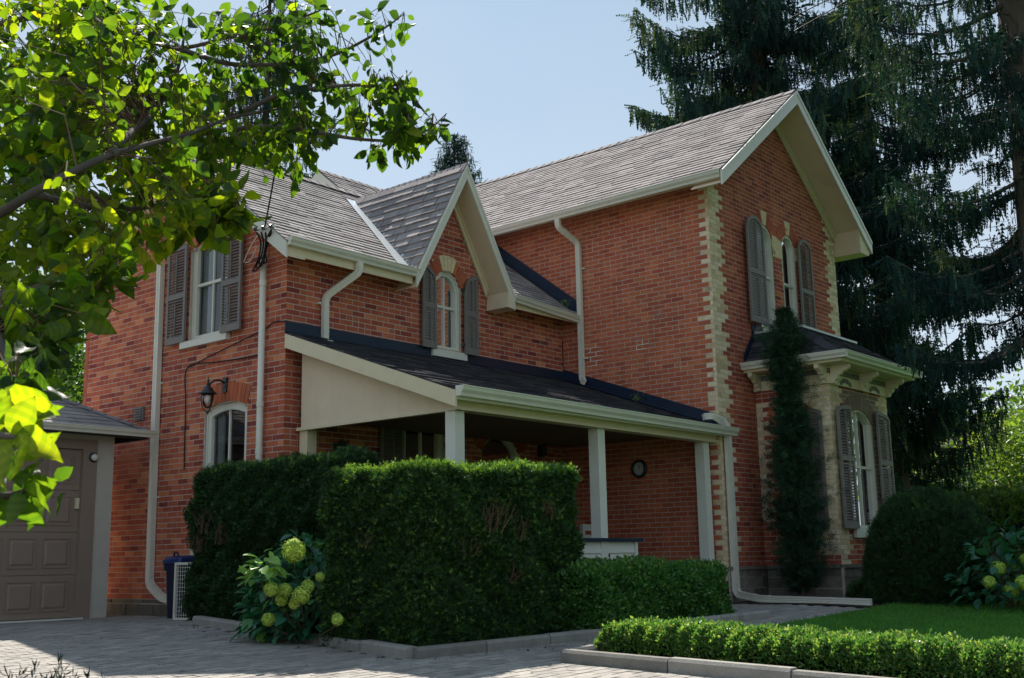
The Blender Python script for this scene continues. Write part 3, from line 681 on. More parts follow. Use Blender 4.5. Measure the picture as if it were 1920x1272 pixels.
# --- wing roof (two slopes, the dormer cuts through the front one)
wS = .75; wI = 1/math.hypot(1, wS); WR = 2.43; WZ = 4.90+wS*WR
def dorm_half(Y): return (6.46-wing_z(Y))/1.74
wroof = MB()
for x0, x1, y0 in ((-.28, 1.92, -.33), (4.05, LX+1.3, -.33), (1.92, 4.05, .03)):
    wroof.beam((x0, y0, wing_z(y0)-.045), (x1-x0, 0, 0), (0, WR-y0, (WR-y0)*wS), (0, 0, .03))
wroof.beam((-.28, 5.2, wing_z(-.34)-.045), (LX+1.5, 0, 0), (0, WR-5.2, (5.2-WR)*wS), (0, 0, .03))
wroof = wroof.build('roof', M['felt'], H)
def wing_sp(v):
    Y = -.36+v*wI
    if Y > WR+.01: return []
    xr = min(LX+.02 if wing_z(Y) < 6.25 else 5.35+(wing_z(Y)-6.25)/.77, 6.2); h = dorm_half(Y) if Y < 2.05 else 0
    x0 = -.30
    if h <= 0: return [(0, xr-x0)]
    g = .20 if True else 0
    if 2.98-h-g-x0 < .1: return [(2.98+h+.05-x0, xr-x0)]
    return [(0, 2.98-h-g-x0), (2.98+h+.05-x0, xr-x0)]
shingle_area(wroof, (-.30, -.36, wing_z(-.36)-.02), (1, 0, 0), (0, 1, wS), int((WR+.37)/wI/.12)+1, wing_sp, expo=.12, seed=23, tint=(.6, .22))
shingle_area(wroof, (-.30, 5.22, wing_z(-.36)-.02), (1, 0, 0), (0, -1, wS), 29, lambda v: [(0, 6.2)] if v < 2.8/wI else [], expo=.12, seed=24)
ridge_caps(wroof, (-.30, WR, WZ+.0), (5.9, WR, WZ), (0, -wS, 1), (0, wS, 1), seed=2)
for y0, y1 in ((-.36, WR), (5.22, WR)):
    d = V(0, y1-y0, abs(y1-y0)*wS); zb = wing_z(-.36)
    MB().beam((-.31, y0, zb-.23), d, (.028, 0, 0), (0, 0, .205)).build('bargeboard', M['gutter'], H)
    MB().beam((-.28, y0, zb-.21), d, (.28, 0, 0), (0, 0, .014)).build('soffit', M['siding'], H)
    MB().beam((-.035, y0+.3*np.sign(y1-y0), zb-.33+.3*wS), d*.89, (.03, 0, 0), (0, 0, .12)).build('frieze_board', M['trim'], H)
for x0, x1 in ((-.28, 1.93), (4.10, 5.74)):
    MB().box(x0, x1, -.34, -.32, 4.45, 4.62).build('fascia', M['trim'], H)
    MB().beam((x0+.01, -.319, wing_z(-.319)-.075), (x1-x0-.02, 0, 0), (0, .32, .32*wS), (0, 0, .012)).build('soffit', M['siding'], H)
gutter_run(H, (-.29, -.345, 4.665), (1.99, -.345, 4.655), (0, -1, 0), .105)
gutter_run(H, (4.06, -.345, 4.640), (5.80, -.345, 4.545), (0, -1, 0), .105)
# --- wall dormer
dS = 1.74; dI = 1/math.hypot(1, dS); AZ_ = 6.46; AX = 2.98
for sg in (-1, 1):
    P0 = (AX+sg*1.05, -.42, AZ_-1.05*dS)
    dr = MB().beam((AX+sg*1.05, -.39, AZ_-1.05*dS-.03), (0, 2.45, 0), (-sg*1.05, 0, 1.05*dS), (0, 0, .0301)) if False else MB()
    # roof slab clipped to the wing roof: strips
    for i in range(12):
        a0, a1 = i/12*1.05, (i+1)/12*1.05; zt_ = AZ_-dS*(a0+a1)/2; yb = (zt_-4.90)/.75+.05
        dr.add([(AX+sg*a0, -.39, AZ_-dS*a0-.015), (AX+sg*a1, -.39, AZ_-dS*a1-.015), (AX+sg*a1, yb, AZ_-dS*a1-.015), (AX+sg*a0, yb, AZ_-dS*a0-.015),
                (AX+sg*a0, -.39, AZ_-dS*a0-.06), (AX+sg*a1, -.39, AZ_-dS*a1-.06), (AX+sg*a1, yb, AZ_-dS*a1-.06), (AX+sg*a0, yb, AZ_-dS*a0-.06)], [(0, 1, 2, 3), (4, 7, 6, 5), (0, 4, 5, 1), (2, 6, 7, 3)])
    dr = dr.build('roof', M['felt'], H)
    def dsp(v, sg=sg):
        z = AZ_-1.05*dS+v*(1/dI)*dI*dS*dI
        z = AZ_-1.05*dS+v*dS*dI
        if z > AZ_+.01: return []
        return [(0, max(.02, (z-4.90)/.75+.42-.02))]
    shingle_area(dr, P0, (0, 1, 0), (-sg, 0, dS), int(1.06/dI/.15)+1, dsp, expo=.15, wd=.30, seed=30+sg, tint=(.6, .2), m='shingle', thick=.024)
    d = V(-sg*1.06, 0, 1.06*dS); q = V(AX+sg*1.06, -.435, AZ_-1.06*dS-.02)
    MB().beam(q-V(0, 0, .21), d, (0, .028, 0), (0, 0, .225)).build('bargeboard', M['gutter'], H)
    MB().beam(q-V(0, .012, .06), d, (0, .012, 0), (0, 0, .06)).build('rake_moulding', M['gutter'], H)
    MB().beam(q+V(0, .03, -.20), d, (0, .405, 0), (0, 0, .014)).build('soffit', M['siding'], H)
    q2 = V(AX+sg*.86, -.04, AZ_-.86*dS-.34); d2 = V(-sg*.86, 0, .86*dS)
    MB().beam(q2, d2, (0, .035, 0), (0, 0, .16)).beam(q2+V(0, -.03, .09), d2, (0, .03, 0), (0, 0, .05)).build('frieze_board', M['trim'], H)
    e0 = AX+sg*1.06; e1 = AX+sg*.80
    if sg > 0: MB().prism([(e0, -.433, 4.40), (AX+.90, -.433, 4.66), (AX+.88, -.433, 4.42)], (0, .43, 0)).build('cornice_return', M['siding'], H)
ridge_caps(dr, (AX, -.43, AZ_+.0), (AX, 2.02, AZ_-.02), (-dS, 0, 1), (dS, 0, 1), seed=3, step=.13, w=.09)
# bright metal valleys either side of the dormer
for sg in (-1, 1):
    a = V(AX+sg*dorm_half(-.36), -.36, wing_z(-.36)); b = V(AX+sg*.02, 2.02, wing_z(2.02)); L_ = b-a
    o_ = V(sg*.26, 0, 0)
    MB().add([a+V(0, 0, .006)+o_*.9, b+V(0, 0, .006)+o_*.7, b+V(-sg*.0, 0, .012), a+V(0, 0, .012), b+V(-sg*.02, 0, .05), a+V(-sg*.03, 0, .07)], [(0, 1, 2, 3), (3, 2, 4, 5)]).build('valley_flashing', M['valley' if sg < 0 else 'flash'], H)
# --- flashings against the main block
MB().beam((LX-.022, -.33, wing_z(-.33)-.01), (.014, 0, 0), (0, 2.0, 2.0*wS), (0, 0, .20)).beam((LX-.20, -.33, wing_z(-.33)+.008), (.19, 0, 0), (0, 2.0, 2.0*wS), (0, 0, .004)).build('step_flashing', M['flash'], H)
# --- rear gable peeking over the wing ridge
GX = 3.86; GY = 4.0; GZ_ = 7.66; gS = .80
for sg in (-1, 1):
    MB().beam((GX, GY, GZ_-.03), (3.6, 0, 0), (0, sg*1.6, -1.6*gS), (0, 0, .03)).build('roof', M['felt'], H)
    rr = [o for o in H.children if o.name.startswith('roof')][-1]
    shingle_area(rr, (GX-.02, GY+sg*1.6, GZ_-1.6*gS), (1, 0, 0), (0, -sg, gS), 17, lambda v: [(0, 3.4)] if v < 2.05 else [], expo=.12, seed=40+sg, tint=(.45, .2))
    MB().beam((GX-.03, GY, GZ_-.22), (.028, 0, 0), (0, sg*1.6, -1.6*gS), (0, 0, .2)).build('bargeboard', M['gutter'], H)
ridge_caps(rr, (GX-.03, GY, GZ_), (7.1, GY, GZ_), (0, -gS, 1), (0, gS, 1), seed=4)
MB().prism([(GX+.15, GY-1.5, GZ_-1.4), (GX+.15, GY+1.5, GZ_-1.4), (GX+.15, GY, GZ_-.2)], (.05, 0, 0)).box(GX+.14, GX+.2, GY-1.45, GY+1.45, 5.2, GZ_-1.39).build('wall', M['siding'], H)

# --- porch
pS = .355
def pz(Y): return 3.55+pS*Y
proof = MB().beam((.0, -2.93, pz(-2.93)-.04), (LX-.008, 0, 0), (0, 2.925, 2.925*pS), (0, 0, .03)).build('porch_roof', M['felt'], H)
shingle_area(proof, (-.03, -2.96, pz(-2.96)-.012), (1, 0, 0), (0, 1, pS), int(2.95*math.hypot(1, pS)/.115)+1, lambda v: [(0, 5.78 if v > .1 else 5.95)] if v < 2.97*math.hypot(1, pS) else [], expo=.115, seed=50, tint=(.5, .25), thick=.012, m='dshingle')  # darker shingle colour carries the porch roof's shade
MB().beam((-.02, -.014, pz(0)-.03), (LX-.01, 0, 0), (0, .010, 0), (0, 0, .17)).beam((-.02, -.16, pz(-.16)+.012), (LX-.01, 0, 0), (0, .15, .15*pS), (0, 0, .004)).build('wall_flashing', M['flash'], H)
MB().beam((LX-.030, -2.86, pz(-2.86)-.02), (.024, 0, 0), (0, 2.84, 2.84*pS), (0, 0, .20)).beam((LX-.13, -2.92, pz(-2.92)+.014), (.12, 0, 0), (0, 2.9, 2.9*pS), (0, 0, .02)).build('wall_flashing', M['flash'], H)
MB().beam((-.03, -2.95, pz(-2.95)-.205), (.03, 0, 0), (0, 2.93, 2.93*pS), (0, 0, .18)).build('bargeboard', M['trim'], H)
MB().beam((.0, -2.93, pz(-2.93)-.05), (.21, 0, 0), (0, 2.92, 2.92*pS), (0, 0, .012)).build('soffit', M['siding'], H)
# side infill panel: narrow boards
npan = 9
for i in range(npan):
    y0, y1 = -2.72+i*(2.62/npan), -2.72+(i+1)*(2.62/npan)-.0
    MB().prism([(.19, y0+.0005, 2.33), (.19, y1-.0005, 2.33), (.19, y1-.0005, pz(y1)-.06), (.19, y0+.0005, pz(y0)-.06)], (.03, 0, 0), .5).build('infill_board', M['siding'], H)
MB().box(.175, .25, -2.80, -.02, 2.295, 2.335).build('trim_strip', M['trim'], H)
# front beam, stepped mouldings
MB().box(.17, LX, -2.80, -2.66, 2.33, 2.47).build('porch_beam', M['trim'], H)
MB().box(.15, LX+.0, -2.825, -2.655, 2.295, 2.329).build('porch_beam', M['trim'], H)
MB().prism([(.05, -2.80, 2.47), (.05, -2.91, 2.47), (.05, -2.93, 2.49), (.05, -2.93, 2.45), (.05, -2.80, 2.36)][:2]+[(.05, -2.90, 2.42), (.05, -2.80, 2.385)], (LX+.05, 0, 0)).build('moulding', M['trim'], H)
MB().box(-.02, LX+.13, -2.955, -2.925, 2.38, 2.50).build('fascia', M['gutter'], H)
MB().box(.23, LX-.01, -2.65, -.02, 2.44, 2.455).build('porch_ceiling', M['ceiling'], H)
gutter_run(H, (-.03, -2.955, 2.525), (5.99, -2.955, 2.505), (0, -1, 0), .115)
for x, y in ((.255, -2.675), (2.935, -2.675), (5.55, -2.675), (.29, -.12)):
    MB().box(x-.075, x+.075, y-.075, y+.075, .28, 2.294).build('porch_post', M['white' if y < -1 else 'trim'], H)
MB().box(.05, LX-.04, -2.85, -.03, .0, .26).build('porch_floor', M['stone'], H)
kw = MB().box(.3, 3.62, -2.72, -2.60, .26, .86).build('knee_wall', M['white'], H)
for i in range(4):
    MB().prism([(.3, -2.722, .30+.14*i), (.3, -2.75, .30+.14*i), (.3, -2.728, .435+.14*i), (.3, -2.722, .435+.14*i)], (3.30, 0, 0)).build('clapboard', M['white'], kw)
MB().box(3.602, 3.66, -2.76, -2.58, .26, .86).build('corner_board', M['white'], kw)
MB().box(.26, 3.74, -2.80, -2.55, .862, .905).build('cap', M['flash'], kw)
MB().box(3.9, 5.3, -3.15, -2.86, .0, .14).build('step', M['kerb'], H)

# --- bay window cornice and roof
eX0, eX1, eY = BX0-.32, BX1+.32, BYF-.37; tz = 4.08; ez = 3.55
tX0, tX1, tY = BX0+.12, BX1-.12, BYF+.45
bro = MB().add([(eX0, CY, ez), (eX0, eY, ez), (eX1, eY, ez), (eX1, CY, ez), (tX0, CY, tz), (tX0, tY, tz), (tX1, tY, tz), (tX1, CY, tz)], [(0, 1, 5, 4), (1, 2, 6, 5), (2, 3, 7, 6), (4, 5, 6, 7)]).build('bay_roof', M['felt'], H)
def slope(P, Q, R, S, seed):   # eave P->Q, top S->R
    P, Q, R, S = V(*P), V(*Q), V(*R), V(*S); e = (Q-P)/np.linalg.norm(Q-P); up = (S-P)-e*((S-P)@e); hgt = np.linalg.norm(up); up /= hgt
    a0 = (S-P)@e; b0 = (R-P)@e; L_ = np.linalg.norm(Q-P)
    shingle_area(bro, P-V(0, 0, .0), e, up, int(hgt/.125)+1, lambda v: [(a0*v/hgt, L_+(b0-L_)*v/hgt)] if v < hgt else [], expo=.125, seed=seed, m='dshingle', tint=(.4, .25), wd=.3)
slope((eX0, eY, ez), (eX0, CY, ez), (tX0, CY, tz), (tX0, tY, tz), 61); slope((eX0, eY, ez), (eX1, eY, ez), (tX1, tY, tz), (tX0, tY, tz), 62); slope((eX1, eY, ez), (eX1, CY, ez), (tX1, CY, tz), (tX1, tY, tz), 63)
ridge_caps(bro, (eX0, eY, ez), (tX0, tY, tz), (-1, 0, 1), (0, -1, 1), 'dshingle', seed=5, w=.09); ridge_caps(bro, (eX1, eY, ez), (tX1, tY, tz), (1, 0, 1), (0, -1, 1), 'dshingle', seed=6, w=.09)
MB().box(tX0-.05, tX1+.05, tY-.06, tY+.0, tz+.0, tz+.035).box(tX0-.05, tX0, tY, CY, tz, tz+.035).box(tX1, tX1+.05, tY, CY, tz, tz+.035).build('deck_edge', M['valley'], H)
MB().box(tX0, tX1, tY, CY, tz, tz+.03).build('deck', M['flash'], H)
MB().box(tX0-.1, tX1+.1, CY-.02, CY-.002, tz+.03, tz+.16).beam((eX0+.02, CY-.03, ez), (tX0-eX0, 0, tz-ez), (0, .02, 0), (0, 0, .16)).build('wall_flashing', M['flash'], H)
MB().box(eX0+.02, eX1-.02, eY+.02, CY, ez-.135, ez-.12).build('soffit', M['trim'], H)
fa = MB().box(eX0, eX1, eY, eY+.02, ez-.13, ez-.004).box(eX0, eX0+.02, eY+.021, CY, ez-.13, ez-.004).box(eX1-.02, eX1, eY+.021, CY, ez-.13, ez-.004).build('fascia', M['trim'], H)
gutter_run(H, (eX0-.07, eY, ez+.012), (eX1+.07, eY, ez+.012), (0, -1, 0), .105); gutter_run(H, (eX0, CY, ez+.012), (eX0, eY-.10, ez+.012), (-1, 0, 0), .105); gutter_run(H, (eX1, CY, ez+.012), (eX1, eY-.10, ez+.012), (1, 0, 0), .105)
MB().box(BX0-.03, BX1+.03, BYF-.03, CY, 3.16, 3.30).build('frieze', M['trim'], H)
MB().box(BX0-.022, BX1+.022, BYF-.022, CY, 3.30, 3.42).build('frieze', M['shutter'], H)
MB().box(BX0-.05, BX1+.05, BYF-.05, CY, 3.385, 3.40).box(BX0-.04, BX1+.04, BYF-.04, CY, 3.15, 3.165).build('moulding', M['trim'], H)
def bracket(p, n, w_=.07):
    p, n = V(*p), V(*n); u = np.cross(n, Z_)
    pr = [(0, 0), (0, .26), (.29, .26), (.29, .20), (.235, .165), (.20, .17), (.165, .12), (.12, .11), (.10, .06), (.055, .045), (.05, 0)]
    b = MB().prism([p-u*w_/2+n*a+Z_*z for a, z in pr], u*w_).build('bracket', M['trim'], H)
    for s_ in (-1, 1):
        for cxx, czz, rr in ((.17, .20, .042), (.07, .12, .032), (.045, .035, .02)):
            pts = [p+u*s_*(w_/2+.003)+n*(cxx+rr*math.cos(t)*(1-t/14))+Z_*(czz+rr*math.sin(t)*(1-t/14)) for t in np.linspace(0, 8.5, 22)]
            MB().tube(pts, .0055, 5, ref=(.3, .2, 1)).build('scroll', M['window'], b)
for x in (BX0+.04, BX0+1.08, BX1-.04): bracket((x, BYF-.03, 3.155), (0, -1, 0))
for y in (BYF+.04, CY-.10): bracket((BX0-.03, y, 3.155), (-1, 0, 0))
for x in (BX0+.52, BX0+1.60):     # carved leaf swags on the frieze
    sw = MB()
    for i in range(9):
        t = (i-4)/4; cx_ = x+t*.17; cz = 3.225-.018*t*t*3+.02
        for k in range(3):
            a = k*2.1+i; sw.beam((cx_+.018*math.cos(a)-.016, BYF-.045, cz+.022*math.sin(a)-.02), (.03, 0, .006), (0, .015, 0), (-.004, 0, .026))
    sw.build('carved_swag', M['shutter'], H)

# --- downspouts
downspout(H, [(-.05, 2.80, 4.95), (-.05, 2.76, .42), (-.05, 2.44, .24), (-.05, 2.0, .20)], .10, .075, (1, 0, 0), straps=[((-.0, 2.78, 3.2), (-1, 0, 0), (0, 1, 0)), ((-.0, 2.76, 1.6), (-1, 0, 0), (0, 1, 0))])
downspout(H, [(.88, -.40, 4.55), (.88, -.40, 4.42), (.60, -.055, 4.10), (.60, -.055, 3.50), (.60, -.16, 3.47)], .085, .06, (0, 1, 0), straps=[((.60, -.0, 4.0), (0, -1, 0), (-1, 0, 0))])
downspout(H, [(5.33, -.30, 6.18), (5.33, -.30, 6.02), (5.71, -.42, 5.80), (5.71, -.42, 3.52), (5.62, -.52, 3.44)], .085, .062, (1, 0, 0), straps=[((LX, -.42, 5.35), (-1, 0, 0), (0, -1, 0)), ((LX, -.42, 3.85), (-1, 0, 0), (0, -1, 0))])
downspout(H, [(5.52, -2.75, 2.66), (5.70, -2.84, 2.68), (5.84, -2.95, 2.55), (5.84, -2.95, .12), (5.72, -3.4, .06), (5.60, -5.05, .03)], .095, .07, (1, 0, 0), straps=[((5.84, CY, 2.1), (0, -1, 0), (1, 0, 0)), ((5.84, CY, .62), (0, -1, 0), (1, 0, 0))])
con = MB().tube([(-.075, .39, 4.78), (-.075, .39, 2.0), (-.075, .39, .5)], .042, 12).build('service_conduit', M['gutter'], H, True)
for zz in (2.02, 2.62, 4.2): MB().tube([(-.075, .39, zz), (-.075, .39, zz+.07)], .048, 12).build('collar', M['gutter'], con)
vt = MB().box(-.03, -.002, 3.14, 3.36, 2.71, 2.91).build('wall_vent', M['shutter'], H)
for i in range(5): MB().beam((-.045, 3.16, 2.725+i*.037), (.012, 0, .014), (0, .18, 0), (-.004, 0, .012)).build('vent_slat', M['shutter'], vt)
flush_tiles({'brick': 299, 'quoin_brick': 150, 'shingle': 299, 'paver': 299})

# ================================================================ GARAGE
G = empty('garage', 'grey stucco garage with brown panelled overhead door at left edge', 'garage', (-.65, 2.8, 0)); GO = V(-.65, 2.8, 0)
class GB(MB):
    def build(s, name, mat, parent=None, smooth=False):
        if parent is G: s.v = [tuple(np.array(p)-GO) for p in s.v]
        else: s.v = [tuple(np.array(p)-GO) for p in s.v]
        return MB.build(s, name, mat, parent, smooth)
GY0 = 2.80
GB().box(-.90, -.65, GY0, GY0+.2, -.02, 2.44).box(-.85, -.65, GY0+.2, 8.5, -.02, 2.44).box(-6.6, -.9, GY0, GY0+.2, 2.33, 2.44).box(-6.6, -3.9, GY0, GY0+.2, -.1, 2.33).box(-6.6, -.85, 8.3, 8.5, -.1, 2.44).build('wall', M['stucco'], G)
GB().box(-1.10, -.90, GY0-.015, GY0+.14, -.01, 2.33).box(-3.9, -1.101, GY0-.015, GY0+.14, 2.20, 2.33).build('door_surround', M['gdoor'], G)
gd = GB().box(-3.85, -1.10, GY0+.06, GY0+.10, .03, 2.20).build('garage_door', M['gdoor'], G)
for i in range(4):
    z0 = .03+i*.5425
    GB().box(-3.85, -1.101, GY0+.045, GY0+.0599, z0+.004, z0+.5385).build('section', M['gdoor'], gd)
    for j in range(6):
        x1 = -1.20-j*.455; x0 = x1-.355; a, b = z0+.10, z0+.455; yf = GY0+.044
        p = GB(); t = .045
        p.add([(x0, yf+.012, a), (x1, yf+.012, a), (x1, yf+.012, b), (x0, yf+.012, b), (x0+t, yf-.012, a+t), (x1-t, yf-.012, a+t), (x1-t, yf-.012, b-t), (x0+t, yf-.012, b-t)], [(4, 5, 6, 7), (0, 1, 5, 4), (1, 2, 6, 5), (2, 3, 7, 6), (3, 0, 4, 7)])
        fr = [(x0-.014, x1+.014, b, b+.014), (x0-.014, x1+.014, a-.014, a), (x0-.014, x0, a, b), (x1, x1+.014, a, b)]
        for q0, q1, q2, q3 in fr: p.box(q0, q1, yf-.010, yf+.002, q2, q3)
        p.build('panel', M['gdoor'], gd)
GB().box(-3.9, -1.0, GY0-.04, GY0+.3, -.03, .022).build('threshold', M['white'], G)
gE = (-.33, 2.50); gez = 2.47; gm = .54
gr = GB().add([(gE[0], gE[1], gez), (-7, gE[1], gez), (-3.6, 5.8, gez+3.3*gm), (gE[0], 8.8, gez), (-7, 8.8, gez)], [(0, 1, 2), (0, 2, 3), (1, 4, 2), (3, 2, 4)]).build('roof', M['felt'], G)
shingle_area(gr, (-7-GO[0], gE[1]-.02-GO[1], gez), (1, 0, 0), (0, 1, gm), 28, lambda v: [(v*.88, 6.67-v*.88)] if v < 3.7 else [], expo=.13, wd=.38, seed=70, tint=(.6, .15), thick=.008)
shingle_area(gr, (gE[0]+.02-GO[0], gE[1]-GO[1], gez), (0, 1, 0), (-1, 0, gm), 28, lambda v: [(v*.88, 6.3-v*.88)] if v < 3.5 else [], expo=.13, wd=.38, seed=71, tint=(.5, .2))
for t in TILES:
    pass
ridge_caps(gr, V(gE[0], gE[1], gez+.01)-GO, V(gE[0]-3.2, gE[1]+3.2, gez+3.2*gm+.01)-GO, (gm, 0, 1), (0, -gm, 1), seed=7, step=.2, w=.11)
GO_ = GO; gg = gutter_run(G, V(-7, 2.49, 2.475)-GO, V(-.22, 2.49, 2.475)-GO, (0, -1, 0), .09)
GB().box(-7, -.33, 2.50, 2.52, 2.36, 2.46).box(-.35, -.33, 2.52, 8.8, 2.36, 2.46).build('fascia', M['black'], G)
GB().box(-7, -.351, 2.521, 2.8, 2.40, 2.41).build('soffit', M['black'], G)
gl = GB().lathe((-.96, GY0-.03, 2.10), [(.0, 0), (.045, 0), (.05, .03), (.035, .05)], 12, (0, -1, 0)).build('bulkhead_light', M['bulb'], G, True)
GB().lathe((-.96, GY0-.015, 2.10), [(.065, 0), (.065, .02), (.05, .03)], 14, (0, -1, 0)).build('light_base', M['black'], G)
GB().box(-1.16, -1.11, GY0+.01, GY0+.045, 1.42, 1.56).build('keypad', M['trim'], G)
# tiles of the garage are in its own frame: score them with their world place
_s = score
def score(t): 
    if t[0] is gr: return _s(t[:2]+(t[2]+GO,)+t[3:])
    return _s(t)
flush_tiles({'shingle': 150})
score = _s

# ================================================================ SMALL THINGS
def solo(mb, name, m, label, cat, loc=(0, 0, 0), group=None, smooth=False):
    l = V(*loc); mb.v = [tuple(np.array(p)-l) for p in mb.v]; o = MB.build(mb, name, m, None, smooth); o.location = loc; return meta(o, label, cat, group)
class OB(MB):
    """builds in world coordinates under an empty placed at loc"""
    def __init__(s, root): super().__init__(); s.root = root
    def done(s, name, m, smooth=False, parent=None):
        l = np.array(s.root.location); s.v = [tuple(np.array(p)-l) for p in s.v]; return MB.build(s, name, m, parent or s.root, smooth)
# coach lantern above the low window
Ln = empty('wall_lantern', 'black coach lantern with clear glass above the low side window', 'lantern', (0, 1.20, 2.98))
lx, ly = -.24, 1.28
OB(Ln).lathe((-.001, 1.22, 3.0), [(.05, 0), (.05, .02), (.03, .035)], 14, (-1, 0, 0)).box(-.03, -.001, 1.18, 1.26, 2.90, 3.10).done('back_plate', M['black'])
OB(Ln).tube([(-.02, 1.22, 3.02), (-.09, 1.235, 3.06), (-.17, 1.25, 3.05), (-.22, 1.27, 3.0), (lx, ly, 3.0)], .014, 8).lathe((lx, ly, 2.99), [(.0, 0), (.02, .005), (.012, .03), (.018, .05), (.006, .08), (.003, .11)], 10).done('arm', M['black'], True)
OB(Ln).lathe((lx, ly, 2.865), [(.118, 0), (.112, .012), (.07, .05), (.055, .085), (.03, .10), (.028, .125), (.0, .13)], 20).done('hood', M['black'], True)
OB(Ln).lathe((lx, ly, 2.68), [(.025, 0), (.055, .03), (.072, .08), (.076, .14), (.072, .185)], 20).done('glass', M['clear'], True)
OB(Ln).lathe((lx, ly, 2.73), [(.012, 0), (.036, .03), (.036, .06), (.018, .10), (.014, .13)], 12).done('bulb', M['bulb'], True)
for k in range(3):
    a = k*2.1+.4; OB(Ln).tube([(lx+r*math.cos(a), ly+r*math.sin(a), z) for r, z in ((.08, 2.87), (.084, 2.80), (.075, 2.72), (.05, 2.655), (.012, 2.63))], .006, 5).done('cage_rod', M['black'])
OB(Ln).lathe((lx, ly, 2.585), [(.002, 0), (.010, .02), (.022, .05), (.0, .06)], 10).done('finial', M['black'], True)
# porch clock
Ck = empty('wall_clock', 'round black rimmed clock on the brick wall at the back of the porch', 'clock', (LX-.004, -1.44, 2.0)); cc = (LX-.006, -1.44, 2.0)
OB(Ck).lathe(cc, [(.14, 0), (.145, .02), (.135, .04), (.105, .042), (.10, .025), (.10, .02)], 28, (-1, 0, 0)).done('rim', M['black'], True)
OB(Ck).lathe((cc[0]-.021, cc[1], cc[2]), [(.101, 0), (.0, .001)], 28, (-1, 0, 0)).done('dial', M['clockface'])
for k in range(12):
    a = k*math.pi/6; s_, c_ = math.sin(a), math.cos(a)
    OB(Ck).beam((cc[0]-.026, cc[1]-s_*.072-c_*.004, cc[2]+c_*.072-s_*.004), (.002, 0, 0), (0, c_*.008, s_*.008), (0, -s_*.02, c_*.02)).done('hour_mark', M['black'])
for a, l in ((.05, .07), (.75, .05)):
    s_, c_ = math.sin(a), math.cos(a); OB(Ck).beam((cc[0]-.030, cc[1]-c_*.003, cc[2]-s_*.003), (.002, 0, 0), (0, c_*.006, s_*.006), (0, -s_*l, c_*l)).done('hand', M['black'])
# wreath, porch lamp
wr = MB()
for k in range(120):
    a = k*.41; rr = .10+random.uniform(-.03, .03); c = V(.91+rr*math.cos(a), -.03-random.uniform(0, .04), 2.10+rr*math.sin(a)); d = V(random.gauss(0, 1), random.gauss(0, .6), random.gauss(0, 1)); d /= np.linalg.norm(d)
    e = np.cross(d, (0, 1, 0))*.4; wr.add([c, c+d*.035+e*.035, c+d*.07, c+d*.035-e*.035], [(0, 1, 2, 3)], random.random())
solo(wr, 'wreath', M['cedar'], 'small dark round wreath hanging on the porch brick wall', 'wreath', (.91, -.02, 2.10))
pl = empty('porch_lamp', 'small black box lamp beside the porch door', 'lamp', (5.1, -.004, 2.30))
OB(pl).box(5.03, 5.17, -.03, -.004, 2.25, 2.42).done('back_plate', M['black']); OB(pl).lathe((5.10, -.08, 2.27), [(.03, 0), (.055, .03), (.055, .12), (.02, .16)], 8).done('body', M['black'])
# chair and table on the porch
ch = empty('porch_chair', 'pale wooden slatted chair standing behind the porch knee wall', 'chair', (4.25, -1.9, .26)); 
def chair_part(n, *b): OB(ch).box(*b).done(n, M['wood'])
for x in (4.0, 4.55): 
    chair_part('leg', x, x+.05, -1.62, -1.57, .26, 1.13); chair_part('leg', x, x+.05, -2.10, -2.05, .26, .70); chair_part('armrest', x, x+.05, -2.12, -1.6, .70, .73)
chair_part('seat', 4.0, 4.6, -2.1, -1.6, .60, .64); chair_part('top_rail', 4.05, 4.55, -1.615, -1.575, 1.04, 1.13)
for z in (.74, .84, .94): chair_part('slat', 4.05, 4.55, -1.61, -1.585, z, z+.045)
so = empty('armchair', 'dark upholstered armchair partly hidden behind the middle porch post', 'armchair', (2.9, -1.6, .26))
OB(so).box(2.55, 3.25, -1.7, -1.0, .26, .70).done('base', M['dark']); OB(so).box(2.55, 3.25, -1.15, -1.0, .70, 1.12).done('backrest', M['cushion']); OB(so).box(2.60, 3.20, -1.68, -1.16, .70, .80).done('cushion', M['cushion'])
# bin, meter box, wire panel
bn = empty('garbage_bin', 'dark blue plastic bin standing against the side wall by the downspout', 'bin', (-.30, 1.58, 0)); bx, by = -.30, 1.60
def rrect(hw, hd, r=.04):
    return [(sx*(hw-r)+r*math.cos(a)*1, sy*(hd-r)+r*math.sin(a)) for sx, sy, a0 in ((1, 1, 0), (-1, 1, math.pi/2), (-1, -1, math.pi), (1, -1, 1.5*math.pi)) for a in (a0, a0+.5, a0+1.07, a0+1.57)]
def loft(mb, secs, cx, cy):
    n_ = 16; vs = []
    for z, hw, hd in secs: vs += [(cx+a, cy+b, z) for a, b in rrect(hw, hd)]
    fs = [(i*n_+j, i*n_+(j+1) % n_, (i+1)*n_+(j+1) % n_, (i+1)*n_+j) for i in range(len(secs)-1) for j in range(n_)]+[tuple(range(n_)), tuple((len(secs)-1)*n_+j for j in range(n_))]
    return mb.add(vs, fs)
loft(OB(bn), [(.0, .135, .14), (.02, .14, .145), (.60, .165, .17), (.60, .185, .19), (.68, .19, .195), (.69, .18, .185)], bx, by).done('body', M['bin'], False)
loft(OB(bn), [(.69, .195, .20), (.73, .20, .205), (.77, .16, .17), (.79, .08, .09)], bx, by).done('lid', M['lid'], True)
OB(bn).tube([(bx-.12, by-.08, .76), (bx-.13, by-.04, .83), (bx-.12, by+.03, .83), (bx-.10, by+.07, .78)], .012, 6).done('handle', M['bin'], True)
